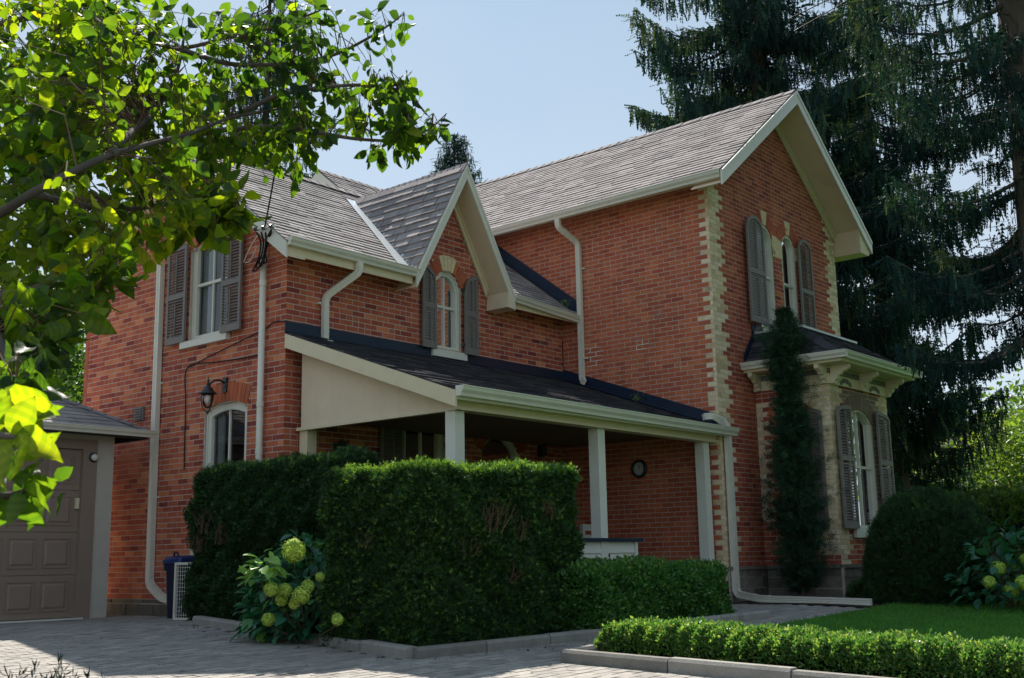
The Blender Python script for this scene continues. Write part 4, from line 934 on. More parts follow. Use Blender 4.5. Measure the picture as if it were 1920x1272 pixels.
mt = empty('meter_box', 'small grey metal box fixed to the brick behind the blue bin', 'box', (-.03, 1.75, .55)); OB(mt).box(-.08, -.004, 1.50, 1.80, .52, .86).done('case', M['gutter']); OB(mt).box(-.09, -.08, 1.52, 1.78, .54, .84).done('cover', M['gutter'])
wp = empty('wire_panel', 'white framed wire mesh panel beside the blue bin', 'panel', (-.62, 1.22, 0))
for b in ((-.64, -.61, 1.26, 1.29, -.0, .70), (-.64, -.61, .84, .87, -.0, .70), (-.64, -.61, .87, 1.26, .0, .03), (-.64, -.61, .87, 1.26, .67, .70)): OB(wp).box(*b).done('frame_bar', M['gutter'])
ms = OB(wp)
for i in range(8): ms.box(-.627, -.622, .89+i*.048, .894+i*.048, .03, .67)
for i in range(13): ms.box(-.629, -.624, .87, 1.26, .06+i*.048, .064+i*.048)
ms.done('mesh', M['white'])
# cables
def cab(name, pts, r, label, cat='cable', m='cable', group=None, sub=6):
    pts = [V(*p) for p in pts]; q = []
    for i in range(len(pts)-1):
        p0, p1, p2, p3 = pts[max(i-1, 0)], pts[i], pts[i+1], pts[min(i+2, len(pts)-1)]
        for t in np.linspace(0, 1, sub, endpoint=False): q.append(.5*((2*p1)+(-p0+p2)*t+(2*p0-5*p1+4*p2-p3)*t*t+(-p0+3*p1-3*p2+p3)*t**3))
    q.append(pts[-1]); return solo(MB().tube(q, r, 6, ref=(.1, .2, 1)), name, M[m], label, cat, tuple(pts[0]), group, True)
def atX(px, py, X):
    v = (px-960)/FPX*CR-(py-636)/FPX*CU+CF; return CAM+v*(X-CAM[0])/v[0]
cab('wall_cable', [atX(345, 880, -.02), atX(348, 760, -.02), atX(351, 690, -.02), atX(400, 680, -.02), atX(455, 672, -.02), atX(497, 663, -.02)], .009, 'thin black cable running up the side wall then across under the sill')
cab('wall_cable', [atX(351, 690, -.02), atX(420, 655, -.03), atX(495, 618, -.02), atX(512, 605, -.02), atX(537, 602, -.02)], .008, 'thin black cable rising diagonally across the brick to the wall corner')
for i, (dx, bot) in enumerate(((0, 505), (8, 498), (16, 492))):
    cab('service_loop', [atX(482+dx, 436, -.36), atX(489+dx*.6, 455, -.3), atX(486+dx*.5, 480, -.2), atX(478+dx*.6, bot-5, -.16), atX(474+dx*.8, bot+4, -.15), atX(484+dx, bot-2, -.16), atX(497, 475, -.2), atX(500+dx*.3, 450, -.28), atX(509, 430, -.36)], .012, ['leftmost', 'middle', 'rightmost'][i]+' of the three black service cables looping below the eave by the conduit', group='service cable loops')
cab('service_wire', [atX(494, 430, -.34), atX(476, 452, -.25), atX(462, 480, -.12), atX(458, 492, -.05), atX(470, 488, -.06), atX(482, 462, -.2)], .008, 'pale grey wire hanging in a loose loop left of the black cables', m='gutter')
ib = empty('insulator_bracket', 'metal insulator bracket at the left end of the wing eave', 'bracket', tuple(atX(490, 425, -.34)))
p = atX(478, 430, -.36); q = atX(514, 424, -.40); OB(ib).tube([p, q], .018, 6).done('bar', M['gutter'])
for t in (.1, .5, .9): c = lerp(p, q, t); OB(ib).lathe(c, [(.0, -.04), (.028, -.035), (.018, -.01), (.03, .0), (.03, .02), (0, .03)], 8, tuple(q-p)).done('insulator', M['flash'])
e1 = V(*at(583, -30, 26))
cab('overhead_wire', [tuple(atX(497, 424, -.4)), tuple(lerp(atX(497, 424, -.4), at(545, 160, 12), .5)+V(0, 0, .0)), tuple(at(560, 60, 14)), tuple(at(640, -160, 20))], .010, 'thin service wire climbing from the eave bracket into the sky')
for i, (y0, y1) in enumerate(((508, 501), (525, 518), (541, 533))):
    cab('overhead_wire', [tuple(at(1640, y0+4, 34)), tuple(at(1720, y0, 36)), tuple(at(1860, y1-6, 40))], .012, ['topmost', 'middle', 'lowest'][i]+' of the three far wires crossing the gap between spruces', group='far wires between the spruces')
for i, (a, b) in enumerate((((1480, 35), (1590, -20)), ((1490, 58), (1640, -30)))):
    cab('overhead_wire', [tuple(at(*a, 19)), tuple(at((a[0]+b[0])/2, (a[1]+b[1])/2+1, 19)), tuple(at(*b, 19))], .010, ['upper', 'lower'][i]+' of the two short wires in front of the spruces at the top', group='wires at the top')

# ================================================================ VEGETATION
def rep(tv, tf, C, A, B, N, S, tint, name, m, parent=None, smooth=False):
    """replicate a template (local x=A,y=B,z=N) n times"""
    tv = np.asarray(tv, float); tf = np.asarray(tf); n = len(C); S = np.asarray(S)
    if S.ndim == 1: S = S[:, None]
    vs = C[:, None]+S[:, None]*(tv[None, :, 0:1]*A[:, None]+tv[None, :, 1:2]*B[:, None]+tv[None, :, 2:3]*N[:, None])
    fs = tf[None]+len(tv)*np.arange(n)[:, None, None]
    me = np_mesh(name, vs.reshape(-1, 3), fs.reshape(-1, tf.shape[1]), np.repeat(tint, len(tf)), smooth)
    return link(name, me, parent, [M[m]])
def unit(a): return a/np.maximum(np.linalg.norm(a, axis=-1, keepdims=True), 1e-9)
def frame(A, rng, up=None):
    """orthonormal B,N for directions A"""
    R = rng.normal(size=A.shape) if up is None else up+rng.normal(size=A.shape)*.3
    B = unit(np.cross(R, A)); return B, np.cross(A, B)
LEAF_V = []; 
for t, w_ in ((0, .02), (.22, .26), (.5, .36), (.78, .22), (1, .0)):
    z = -.28*t*t
    LEAF_V += [(t, -w_, z+.30*w_), (t, 0, z), (t, w_, z+.30*w_)]
def big_leaf(n_=9):
    v = []; f = []; tt = []
    for i in range(n_+1):
        t = i/n_; w_ = .40*math.sin(math.pi*min(1, t**.8*1.0))**.8*(1-.25*t)+(.015 if i % 2 else 0); w_ = 0 if i == n_ else w_+.004; z = -.34*t*t+.03*math.sin(t*9)
        v += [(t-.03, -w_, z+.34*w_+.018*math.sin(i*2.4)), (t, -w_*.5, z+.10*w_), (t, 0, z), (t, w_*.5, z+.10*w_), (t-.03, w_, z+.34*w_+.018*math.cos(i*2.1))]
    for i in range(n_):
        for j in range(4): b = 5*i+j; f.append((b, b+5, b+6, b+1)); tt.append((.05 if i % 2 else -.05)+(.05 if j in (1, 2) else -.02))
    return v, f, np.array(tt)
BIG_V, BIG_F, BIG_T = big_leaf()
LEAF_F = [(3*i+j, 3*i+3+j, 3*i+4+j, 3*i+1+j) for i in range(4) for j in range(2)]
SM_V = [(0, 0, 0), (.5, -.30, .06), (1, 0, -.05), (.5, .30, .06)]; SM_F = [(0, 1, 2, 3)]
# sprig: a stem with paired needles
def sprig(k=4, w_=.05, l=.42, up=.2):
    v = [(0, -.02, 0), (1, -.01, 0), (1, .01, 0), (0, .02, 0)]; f = [(0, 1, 2, 3)]
    for i in range(k):
        t = .12+.8*i/k
        for s_ in (-1, 1):
            b = len(v); ln = l*(1-.5*t); v += [(t, 0, 0), (t+ln*.35, s_*ln*.55-.0, up*ln), (t+ln*.75, s_*ln*.9, up*ln*.6), (t+ln*.45+w_, s_*ln*.45, up*ln*.3)]; f.append((b, b+1, b+2, b+3))
    return v, f
SP4 = sprig(4); SP3 = sprig(2, .06, .5)
YW = ([(0, 0, 0), (.35, -.13, .05), (1, 0, -.04), (.35, .13, .05), (.1, 0, 0), (.35, .25, .10), (.80, .50, .05), (.5, .18, .02), (.1, 0, 0), (.35, -.25, .10), (.80, -.50, .05), (.5, -.18, .02)], [(0, 1, 2, 3), (4, 5, 6, 7), (8, 9, 10, 11)])

def tube_tree(mb, pts, r0, r1, n=7, tint=.5):
    m_ = len(pts); mb.tube(pts, 1.0, n, tint, scale=[lerp(r0, r1, i/(m_-1)) for i in range(m_)], ref=(.13, .07, 1))

# --- clipped hedges
def hedge(name, label, boxes, m, leaf, dens, size, top=None, twigs=0, seed=0, tint=(.4, .2), toplight=.25, rnd=.12, bump=.05, cat='hedge', holes=(), tufts=0):
    rng = np.random.default_rng(seed); x0 = min(b[0] for b in boxes); y0 = min(b[2] for b in boxes)
    loc = V((x0+max(b[1] for b in boxes))/2, (y0+max(b[3] for b in boxes))/2, 0); loc[2] = gz(loc[0], loc[1])
    root = empty(name, label, cat, tuple(loc)); core = MB(); Cs = []; Ns = []
    for b in boxes:
        X0, X1, Y0, Y1, Z0, Z1 = b; ins = .09
        cx, cy, cz = (X0+X1)/2, (Y0+Y1)/2, (Z0+Z1)/2; hx, hy, hz = (X1-X0)/2, (Y1-Y0)/2, (Z1-Z0)/2
        # inner branch mass, rounded
        k = 8; vs = []; 
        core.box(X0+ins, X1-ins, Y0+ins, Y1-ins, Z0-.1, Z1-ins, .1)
        ar = [hy*hz*4, hy*hz*4, hx*hz*4, hx*hz*4, hx*hy*4]
        for fi, a in enumerate(ar):
            n = int(a*dens); p = rng.uniform(-1, 1, (n, 3)); ax = (0, 0, 1, 1, 2)[fi]; sg = (-1, 1, -1, 1, 1)[fi]; p[:, ax] = sg
            nr = np.zeros((n, 3)); nr[:, ax] = sg
            P = p*[hx, hy, hz]
            # round the edges: pull towards an inset box
            inner = np.clip(P, -np.array([hx-rnd, hy-rnd, hz-rnd]), np.array([hx-rnd, hy-rnd, hz-rnd])); d = P-inner; L_ = np.linalg.norm(d, axis=1, keepdims=True)
            nr = unit(d); P = inner+nr*rnd
            low = P[:, 2] < -hz+rnd; P[low] = (p*[hx, hy, hz])[low]
            wob = bump*(np.sin(P[:, 0]*5+1)*np.sin(P[:, 1]*6+2)+np.sin(P[:, 2]*7+P[:, 0]*3)+.6*np.sin(P[:, 2]*17+P[:, 0]*11+P[:, 1]*13))[:, None]
            P = P+nr*(wob+rng.normal(0, .022, (n, 1))-rng.exponential(.03, (n, 1)))
            Cs.append(P+[cx, cy, cz]); Ns.append(nr)
    C = np.concatenate(Cs); Nn = np.concatenate(Ns)
    keep = np.ones(len(C), bool)
    for b in boxes:     # no leaves inside another block
        keep &= ~((C[:, 0] > b[0]+.14) & (C[:, 0] < b[1]-.14) & (C[:, 1] > b[2]+.14) & (C[:, 1] < b[3]-.14) & (C[:, 2] < b[5]-.14))
    for hx_, hy_, hz_, hr in holes:
        d2 = ((C-[hx_, hy_, hz_])**2*[1, 1, .35]).sum(1); keep &= (d2 > hr*hr) | (rng.random(len(C)) < .18)
    C, Nn = C[keep], Nn[keep]; n = len(C)
    A = unit(Nn*rng.uniform(.3, 1.1, (n, 1))+rng.normal(0, .55, (n, 3))+[0, 0, .45]); B, N = frame(A, rng)
    ti = np.clip(rng.normal(tint[0], tint[1], n)+toplight*(Nn[:, 2] > .75), .02, .99)  # upward leaves tinted lighter, sunlight on the hedge top put into colour
    sz_ = size*rng.uniform(.6, 1.3, n)
    if tufts:      # upright young shoots along the top, sunlit brightness put into their tint
        b = boxes; ks = rng.integers(0, len(b), tufts); bx_ = np.array(b)[ks]; base = np.stack([rng.uniform(bx_[:, 0]+.04, bx_[:, 1]-.04), rng.uniform(bx_[:, 2]+.02, bx_[:, 3]-.04), bx_[:, 5]-.03], 1)
        m8 = 16; tt = np.tile(np.linspace(0, 1, m8), tufts); L8 = np.repeat(rng.uniform(.04, .12, tufts), m8); lean = np.repeat(rng.normal(0, .25, (tufts, 2)), m8, 0)
        C8 = np.repeat(base, m8, 0)+np.stack([lean[:, 0]*tt*L8, lean[:, 1]*tt*L8, tt*L8], 1); A8 = unit(rng.normal(0, .55, C8.shape)+[0, 0, .75]); B8, N8 = frame(A8, rng)
        C = np.concatenate([C, C8]); A = np.concatenate([A, A8]); B = np.concatenate([B, B8]); N = np.concatenate([N, N8]); ti = np.concatenate([ti, np.clip(rng.normal(.85, .15, len(C8)), 0, 1)]); sz_ = np.concatenate([sz_, rng.uniform(.02, .034, len(C8))]); n = len(C)
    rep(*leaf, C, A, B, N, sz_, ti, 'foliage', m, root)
    o = bpy.data.objects[-1] if False else None
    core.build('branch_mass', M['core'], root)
    if twigs:
        tb = MB(); r_ = random.Random(seed)
        for hx_, hy_, hz_, hr in holes:
            for i in range(twigs):
                p = V(hx_+r_.uniform(-.1, .1), hy_+r_.uniform(-.04, .10), hz_-hr*1.7); q = p+V(r_.gauss(0, hr*.7), r_.gauss(0, .05), hr*r_.uniform(1.2, 3)); mid = (p+q)/2+V(r_.gauss(0, .02), 0, 0)
                tube_tree(tb, [p, mid, q], .0045, .002, 4, r_.random())
                for j in range(2): tube_tree(tb, [mid, mid+V(r_.gauss(0, .08), r_.gauss(-.02, .03), r_.uniform(.06, .16))], .0025, .001, 3, r_.random())
        tb.build('bare_twigs', M['twig'], root)['kind'] = 'stuff'
    for o in root.children: o.location = -loc
    return root
hb = -.16
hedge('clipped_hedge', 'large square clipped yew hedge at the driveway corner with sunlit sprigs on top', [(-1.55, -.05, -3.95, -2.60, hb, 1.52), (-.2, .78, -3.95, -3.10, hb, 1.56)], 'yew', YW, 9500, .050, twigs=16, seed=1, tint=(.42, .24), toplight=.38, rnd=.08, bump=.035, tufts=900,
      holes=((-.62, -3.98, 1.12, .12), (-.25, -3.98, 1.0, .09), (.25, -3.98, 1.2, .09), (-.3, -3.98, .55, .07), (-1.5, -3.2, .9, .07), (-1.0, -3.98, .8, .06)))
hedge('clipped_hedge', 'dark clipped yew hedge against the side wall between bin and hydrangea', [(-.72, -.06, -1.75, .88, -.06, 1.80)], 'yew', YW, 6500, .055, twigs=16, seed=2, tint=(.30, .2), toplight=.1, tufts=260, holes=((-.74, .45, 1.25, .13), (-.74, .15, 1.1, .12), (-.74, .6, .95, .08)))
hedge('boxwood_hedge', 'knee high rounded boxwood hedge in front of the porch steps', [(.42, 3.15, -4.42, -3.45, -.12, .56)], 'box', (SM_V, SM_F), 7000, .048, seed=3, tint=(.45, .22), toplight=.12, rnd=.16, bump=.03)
def long_hedge():
    rng = np.random.default_rng(5); n = 60000; Y = -5.2-rng.random(n)*5.2; s_ = rng.random(n)*2-1; a = s_*math.pi*.5
    hw, h = .30, .25; ca = np.sign(np.sin(a))*np.abs(np.sin(a))**.55; X = -.42+hw*ca; zz = h*np.abs(np.cos(a))**.5
    g = np.array([gz(x, y) for x, y in zip(X, Y)]); lump = .010*np.sin(Y*7)+.014*np.sin(Y*17+2)+.012*np.sin(Y*3+X*20)+.012*np.sin(Y*41+X*9); endr = np.clip((Y+10.6)/.2, 0, 1)*np.clip((-5.18-Y)/.15, .2, 1)
    C = np.stack([X, Y, g+.02+(zz+lump)*endr+rng.normal(0, .014, n)], 1); C[:, 0] += lump*np.sign(X+.42)*.8+rng.normal(0, .015, n)
    Nn = unit(np.stack([ca, np.zeros(n), .3+zz/h], 1)); A = unit(Nn+rng.normal(0, .6, (n, 3))); B, N = frame(A, rng)
    root = empty('boxwood_hedge', 'long ankle high sunlit boxwood hedge behind the front kerb', 'hedge', (-.42, -5.5, gz(-.42, -5.5)))
    o = rep(SM_V, SM_F, C-np.array(root.location), A, B, N, .034*rng.uniform(.6, 1.25, n), np.clip(rng.normal(.58, .3, n), 0, 1), 'foliage', 'box', root)
    c = MB()
    for i in range(20):
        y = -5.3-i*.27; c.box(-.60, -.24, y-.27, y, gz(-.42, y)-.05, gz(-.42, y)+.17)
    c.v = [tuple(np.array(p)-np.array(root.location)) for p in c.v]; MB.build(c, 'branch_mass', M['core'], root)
long_hedge()
def blob_bush(name, label, c, r, h, n, leaf, size, m, seed, tint=(.35, .2), top=.15, cat='shrub', shape=2.6):
    rng = np.random.default_rng(seed); d = unit(rng.normal(size=(n, 3))); d[:, 2] = np.abs(d[:, 2])*1.0-.0
    lowmix = rng.random(n) < .35; d[lowmix, 2] = rng.random(lowmix.sum())*.35; d = unit(d)
    k = (np.abs(d[:, 0])**shape+np.abs(d[:, 1])**shape+np.abs(d[:, 2])**shape)**(-1/shape)
    P = d*k[:, None]*[r, r, h]; P *= (1+.03*np.sin(d[:, 0:1]*9+d[:, 2:3]*7)*np.sin(d[:, 1:2]*8)+rng.normal(0, .018, (n, 1))-rng.exponential(.02, (n, 1)))
    A = unit(d*rng.uniform(.3, 1, (n, 1))+rng.normal(0, .5, (n, 3))+[0, 0, .25]); B, N = frame(A, rng)
    root = empty(name, label, cat, (c[0], c[1], gz(c[0], c[1])))
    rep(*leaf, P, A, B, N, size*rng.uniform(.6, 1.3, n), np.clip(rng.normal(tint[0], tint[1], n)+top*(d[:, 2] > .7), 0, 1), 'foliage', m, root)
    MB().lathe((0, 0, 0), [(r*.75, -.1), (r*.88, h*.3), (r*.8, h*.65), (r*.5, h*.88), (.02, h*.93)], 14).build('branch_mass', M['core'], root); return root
blob_bush('round_yew', 'large dark ball clipped yew in front of the bay window', (6.64, -5.50), .82, 1.46, 26000, SP3, .075, 'yew', 6, (.28, .18), .1)
blob_bush('low_shrub', 'small leafy shrub at the foot of the bay window', (7.4, -4.75), .38, .42, 2600, (SM_V, SM_F), .055, 'box', 7, (.4, .2))
blob_bush('low_shrub', 'tiny tufty plant by the stone footing next to the columnar evergreen', (7.0, -4.35), .2, .26, 700, SP3, .07, 'yew', 8, (.5, .2))
for i, (px, d, r, h) in enumerate(((1880, 27, 1.6, 1.9), (1800, 33, 2.2, 2.3), (1935, 24, 1.5, 1.7), (1700, 34, 2.5, 2.2))):
    c = at(px, 1000, d); blob_bush('background_shrub', ['dark rounded shrub behind the right hydrangea', 'broad shrub in shade behind the ball yew', 'dense shrub at the right edge of the garden', 'spreading shrub hidden behind the bay window'][i], (c[0], c[1]), r, h, 12000, (SM_V, SM_F), .13, 'broad', 20+i, (.25, .2), .1)

# columnar evergreen beside the bay
def columnar():
    rng = np.random.default_rng(9); c = V(6.47, -3.66, 0); root = empty('columnar_evergreen', 'narrow ragged evergreen growing up beside the bay window', 'evergreen', tuple(c))
    tb = MB(); tube_tree(tb, [(0, 0, -.1), (.02, .01, 1.2), (-.03, 0, 2.6), (.02, 0, 4.05)], .05, .012, 8); tb.build('trunk', M['bark'], root)
    Cs, As = [], []; rad = lambda z: np.interp(z/1.04, [.2, .6, 1.2, 1.9, 2.35, 2.75, 3.1, 3.35, 3.6, 3.85, 4.15], [.34, .50, .56, .50, .36, .27, .24, .32, .46, .36, .08])
    for i in range(1050):
        z = rng.uniform(.25, 4.35); a = rng.uniform(0, 6.283); R = rad(z)*rng.uniform(.3, 1.0)*(1.45 if rng.random() < .12 else 1); k = 26; t = rng.random(k)
        dirv = V(math.cos(a), math.sin(a), .35); p0 = V(0, 0, z-.12); P = p0+np.outer(t*R, dirv)+rng.normal(0, .022, (k, 3)); Cs.append(P); As.append(np.tile(dirv, (k, 1))*.8+rng.normal(0, .5, (k, 3)))
    C = np.concatenate(Cs); A = unit(np.concatenate(As)); B, N = frame(A, rng); n = len(C)
    rep(*SP3, C, A, B, N, .085*rng.uniform(.6, 1.3, n), np.clip(rng.normal(.5, .3, n), 0, 1), 'foliage', 'cedar', root)
columnar()

# hydrangeas
def hydrangea(label, c, r, h, nl, heads, seed, leaf=.14, tint=(.4, .22), low=0.):
    rng = np.random.default_rng(seed); g = gz(c[0], c[1]); root = empty('hydrangea', label, 'hydrangea', (c[0], c[1], g))
    st = MB(); r_ = random.Random(seed); tips = []
    for i in range(26 if r > .3 else 0):
        a = r_.uniform(0, 6.28); q = V(r*math.cos(a)*r_.uniform(.3, 1), r*math.sin(a)*r_.uniform(.3, 1), h*r_.uniform(.45, 1)); tube_tree(st, [(q[0]*.15, q[1]*.15, 0), (q[0]*.5, q[1]*.5, q[2]*.6), q], .005, .003, 5); tips.append(q)
    if r > .3: st.build('stem', M['twig'], root)
    else: MB().tube([(.45, .5, .35), (.2, .2, .5), (0, 0, h*.8)], .004, 5).build('stem', M['twig'], root)
    d = unit(rng.normal(size=(nl, 3))); d[:, 2] = np.abs(d[:, 2]); P = d*[r, r, h*.95]*rng.uniform(.55, 1.08, (nl, 1)); P[:, 2] = P[:, 2]*(1-low/h)+low+.06
    A = unit(d*[1, 1, .15]+rng.normal(0, .35, (nl, 3))+[0, 0, -.15]); up = np.tile([0, 0, 1.], (nl, 1)); B, N = frame(A, rng, up)
    N = np.where(N[:, 2:3] < 0, -N, N)
    for i in range(nl):
        pass
    sc = leaf*rng.uniform(.6, 1.25, nl); ti = np.clip(rng.normal(tint[0], tint[1], nl), 0, .99)
    big = min(nl, 90); far = np.array([np.linalg.norm(P[i]+np.array(root.location)-CAM) for i in range(nl)]); order = np.argsort(far-d[:, 2])
    sel = order[:big]; rest = order[big:]
    if len(rest): o = rep(LEAF_V, LEAF_F, P[rest], A[rest], B[rest], N[rest], sc[rest], ti[rest], 'leaf', 'hydr', root, True); o['kind'] = 'stuff'
    for i in sel: rep(LEAF_V, LEAF_F, P[i:i+1], A[i:i+1], B[i:i+1], N[i:i+1], sc[i:i+1], ti[i:i+1], 'leaf', 'hydr', root, True)
    for hx, hy, hz, hr in heads:
        p = V(hx, hy, hz)-np.array(root.location); n = int(260+4200*hr); dd = unit(rng.normal(size=(n, 3))); q = p+dd*hr*(.95+rng.normal(0, .07, (n, 1)))
        B2, N2 = frame(dd, rng); rep([(-.5, -.5, 0), (.5, -.5, .1), (.5, .5, 0), (-.5, .5, .1)], [(0, 1, 2, 3)], q, B2, N2, dd, .016*rng.uniform(.7, 1.2, n), rng.random(n), 'flower_head', 'bloom', root)
        m_ = MB().lathe(p, [(.01, -hr*.8), (hr*.55, -hr*.55), (hr*.8, 0), (hr*.55, hr*.55), (.01, hr*.8)], 10); m_.build('flower_core', M['bloom'], root.children[-1])
        b2 = MB(); tube_tree(b2, [p-V(0, 0, hr*.9), lerp(p, V(0, 0, .1), .5)-V(0, 0, .1), V(.1, .1, 0)], .0035, .005, 5); b2.build('stem', M['twig'], root)
    return root
def atd(px, py, d): return tuple(at(px, py, d))
hh = [atd(551, 1033, 10.5)+(.105,), atd(508, 1105, 10.5)+(.062,), atd(534, 1107, 10.6)+(.062,), atd(565, 1116, 10.5)+(.078,), atd(503, 1162, 10.8)+(.058,), atd(577, 1100, 10.8)+(.060,), atd(633, 1162, 10.5)+(.052,), atd(528, 1125, 10.7)+(.054,), atd(552, 1132, 10.65)+(.05,), atd(600, 1082, 10.9)+(.04,)]
hydrangea('bushy hydrangea with round lime green heads between the two yew hedges', (-1.22, -1.95), .62, .98, 1300, hh, 31, .135)
# a pale young shoot on the same bush
hydrangea('young pale green shoot of hydrangea leaves at the dark hedge face', tuple(at(492, 1030, 10.5)[:2]), .15, .84, 40, [], 33, .125, (.9, .08), .62)
h2 = [atd(1872, 1066, 15.2)+(.085,), atd(1897, 1060, 15.6)+(.075,), atd(1855, 1092, 15.0)+(.075,), atd(1896, 1108, 15.2)+(.09,), atd(1918, 1093, 15.0)+(.09,), atd(1925, 1050, 15.3)+(.08,)]
hydrangea('shaded hydrangea with green heads at the right edge beyond the ball yew', tuple(at(1900, 1100, 15.7)[:2]), .75, 1.0, 420, h2, 32, .15, (.25, .15))
# weeds on the flashing
def weed(label, p, n, s_, seed):
    rng = np.random.default_rng(seed); root = empty('weed', label, 'weed', p); A = unit(rng.normal(size=(n, 3))+[0, 0, .5]); B, N = frame(A, rng); P = A*rng.uniform(.0, s_, (n, 1)); rep(SM_V, SM_F, P, A, B, N, .05*rng.uniform(.6, 1.2, n), rng.random(n), 'foliage', 'box', root)
    tb = MB(); tube_tree(tb, [(0, 0, -.05), (0, 0, s_)], .004, .002, 4); tb.build('stem', M['twig'], root)
weed('seedling rooted on the porch roof against the main wall', tuple(V(5.58, -1.55, pz(-1.55)+.05)), 46, .14, 1)
weed('seedling growing at the gutter end of the upper wing roof', (5.55, -.28, 4.72), 30, .10, 2)

# --- spruces
def spruce(label, base, H_, R, nb, m='spruce', seed=0, z0=2., twl=.55, dens=1.0, tint=(.42, .2), trunk=.32, droop=.25, azr=None, name='spruce_tree', lowR=1.):
    rng = np.random.default_rng(seed); root = empty(name, label, 'tree', (base[0], base[1], gz(base[0], base[1])))
    tb = MB(); tube_tree(tb, [(0, 0, -.3), (.05, 0, H_*.3), (-.05, .05, H_*.65), (0, 0, H_)], trunk, .03, 12); tb.build('trunk', M['bark'], root)
    br = MB(); Cs, As, Ss, Ts = [], [], [], []
    for i in range(nb):
        f = (i+rng.random())/nb; z = z0+(H_-z0)*f; a = rng.uniform(0, 6.283) if azr is None else rng.uniform(*azr)
        L_ = R*(1-f**1.4)*rng.uniform(.55, 1.12)*lerp(lowR, 1, min(1, f/.38))+.25; dh = V(math.cos(a), math.sin(a), 0); k = 7
        ts = np.linspace(0, 1, k); P = np.array([V(0, 0, z)+dh*L_*t+V(0, 0, L_*(-droop*math.sin(t*2.2)*1.2+.16*t**3)) for t in ts])
        tube_tree(br, list(P), .035*L_/R+.014, .005, 5)
        # secondary side shoots carrying hanging twigs
        side = np.cross(dh, [0, 0, 1]); nt_ = int(L_*34*dens)
        t = rng.random(nt_)**.75; idx = np.clip(t*(k-1), 0, k-1.001); i0 = idx.astype(int); fr_ = (idx-i0)[:, None]; pc = P[i0]*(1-fr_)+P[i0+1]*fr_
        lat = (rng.random(nt_)*2-1)*(.10+.30*L_/3.*(1-t)+.12); q = pc+side*lat[:, None]+dh*np.abs(lat)[:, None]*.5+V(0, 0, -.05)*np.abs(lat)[:, None]
        hang = rng.random(nt_) < .7
        d = np.where(hang[:, None], V(0, 0, -1)+rng.normal(0, .16, (nt_, 3)), dh*.8+side*np.sign(lat)[:, None]*.6+V(0, 0, -.12)+rng.normal(0, .2, (nt_, 3)))
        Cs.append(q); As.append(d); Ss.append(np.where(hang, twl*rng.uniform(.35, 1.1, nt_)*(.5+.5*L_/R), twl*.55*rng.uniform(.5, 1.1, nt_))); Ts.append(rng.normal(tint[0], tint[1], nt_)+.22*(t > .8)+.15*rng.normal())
    br.build('branches', M['bark'], root)
    C = np.concatenate(Cs); A = unit(np.concatenate(As)); S = np.concatenate(Ss); T = np.clip(np.concatenate(Ts), 0, 1); B, N = frame(A, rng); n = len(C)
    v = [(0, -.015, 0), (1, -.006, 0), (1, .006, 0), (0, .015, 0)]; f = [(0, 1, 2, 3)]
    for j in range(6):
        t = j/6.
        for s_ in (-1, 1):
            b = len(v); l = .10*(1-.5*t); v += [(t, 0, 0), (t+.05, s_*l*.6, .05*s_), (t+.15, s_*l*.9, .07*s_), (t+.12, s_*l*.2, 0)]; f.append((b, b+1, b+2, b+3))
    v = np.array(v); grp = rng.integers(0, 3, n); vs_, fs_, ts_ = [], [], []; base_ = 0; f = np.array(f)
    for g_ in range(3):       # three irregular versions of the twig
        q = v+np.random.default_rng(g_+40).normal(0, .016, v.shape)*[1, 1, 1.6]; q[:, 2] += .10*math.sin(g_*2.)*q[:, 0]**2; k_ = grp == g_; c_ = C[k_]; m_ = len(c_)
        w3 = c_[:, None]+S[k_][:, None, None]*(q[None, :, 0:1]*A[k_][:, None]+q[None, :, 1:2]*B[k_][:, None]+q[None, :, 2:3]*N[k_][:, None])
        vs_.append(w3.reshape(-1, 3)); fs_.append((f[None]+len(q)*np.arange(m_)[:, None, None]).reshape(-1, 4)+base_); base_ += m_*len(q); ts_.append(np.repeat(T[k_], len(f)))
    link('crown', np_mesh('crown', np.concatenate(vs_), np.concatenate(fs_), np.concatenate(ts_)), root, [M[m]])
    return root, n
tot = 0
sA = at(1425, 150, 26); r_, n_ = spruce('tall Norway spruce behind the main roof with drooping curtains of twigs', sA[:2], 23, 3.9, 290, seed=101, z0=5, twl=.56, dens=2.2, trunk=.33); tot += n_
sB = at(1938, 300, 17); r_, n_ = spruce('massive near spruce with thick trunk at the right edge of the lawn', sB[:2], 21, 3.0, 190, seed=102, z0=3.4, twl=.38, dens=2.6, trunk=.42, lowR=.55); tot += n_
sC = at(1635, 300, 30); r_, n_ = spruce('broad spruce beyond the bay window between the two taller ones', sC[:2], 21, 4.3, 250, seed=103, z0=1.5, twl=.58, dens=1.9, trunk=.3, lowR=.38); tot += n_
sE = at(505, 100, 33); r_, n_ = spruce('distant spruce showing through the near leaves above the wing roof', sE[:2], 19.5, 3.3, 170, seed=105, z0=6, twl=.55, dens=1.2, trunk=.25); tot += n_
sF = at(852, 280, 36); r_, n_ = spruce('spruce with only its narrow tip above the wall dormer', sF[:2], 14.6, 2.0, 240, seed=106, z0=8, twl=.36, dens=2.4, trunk=.15, droop=.05); tot += n_
print('spruce twigs', tot)

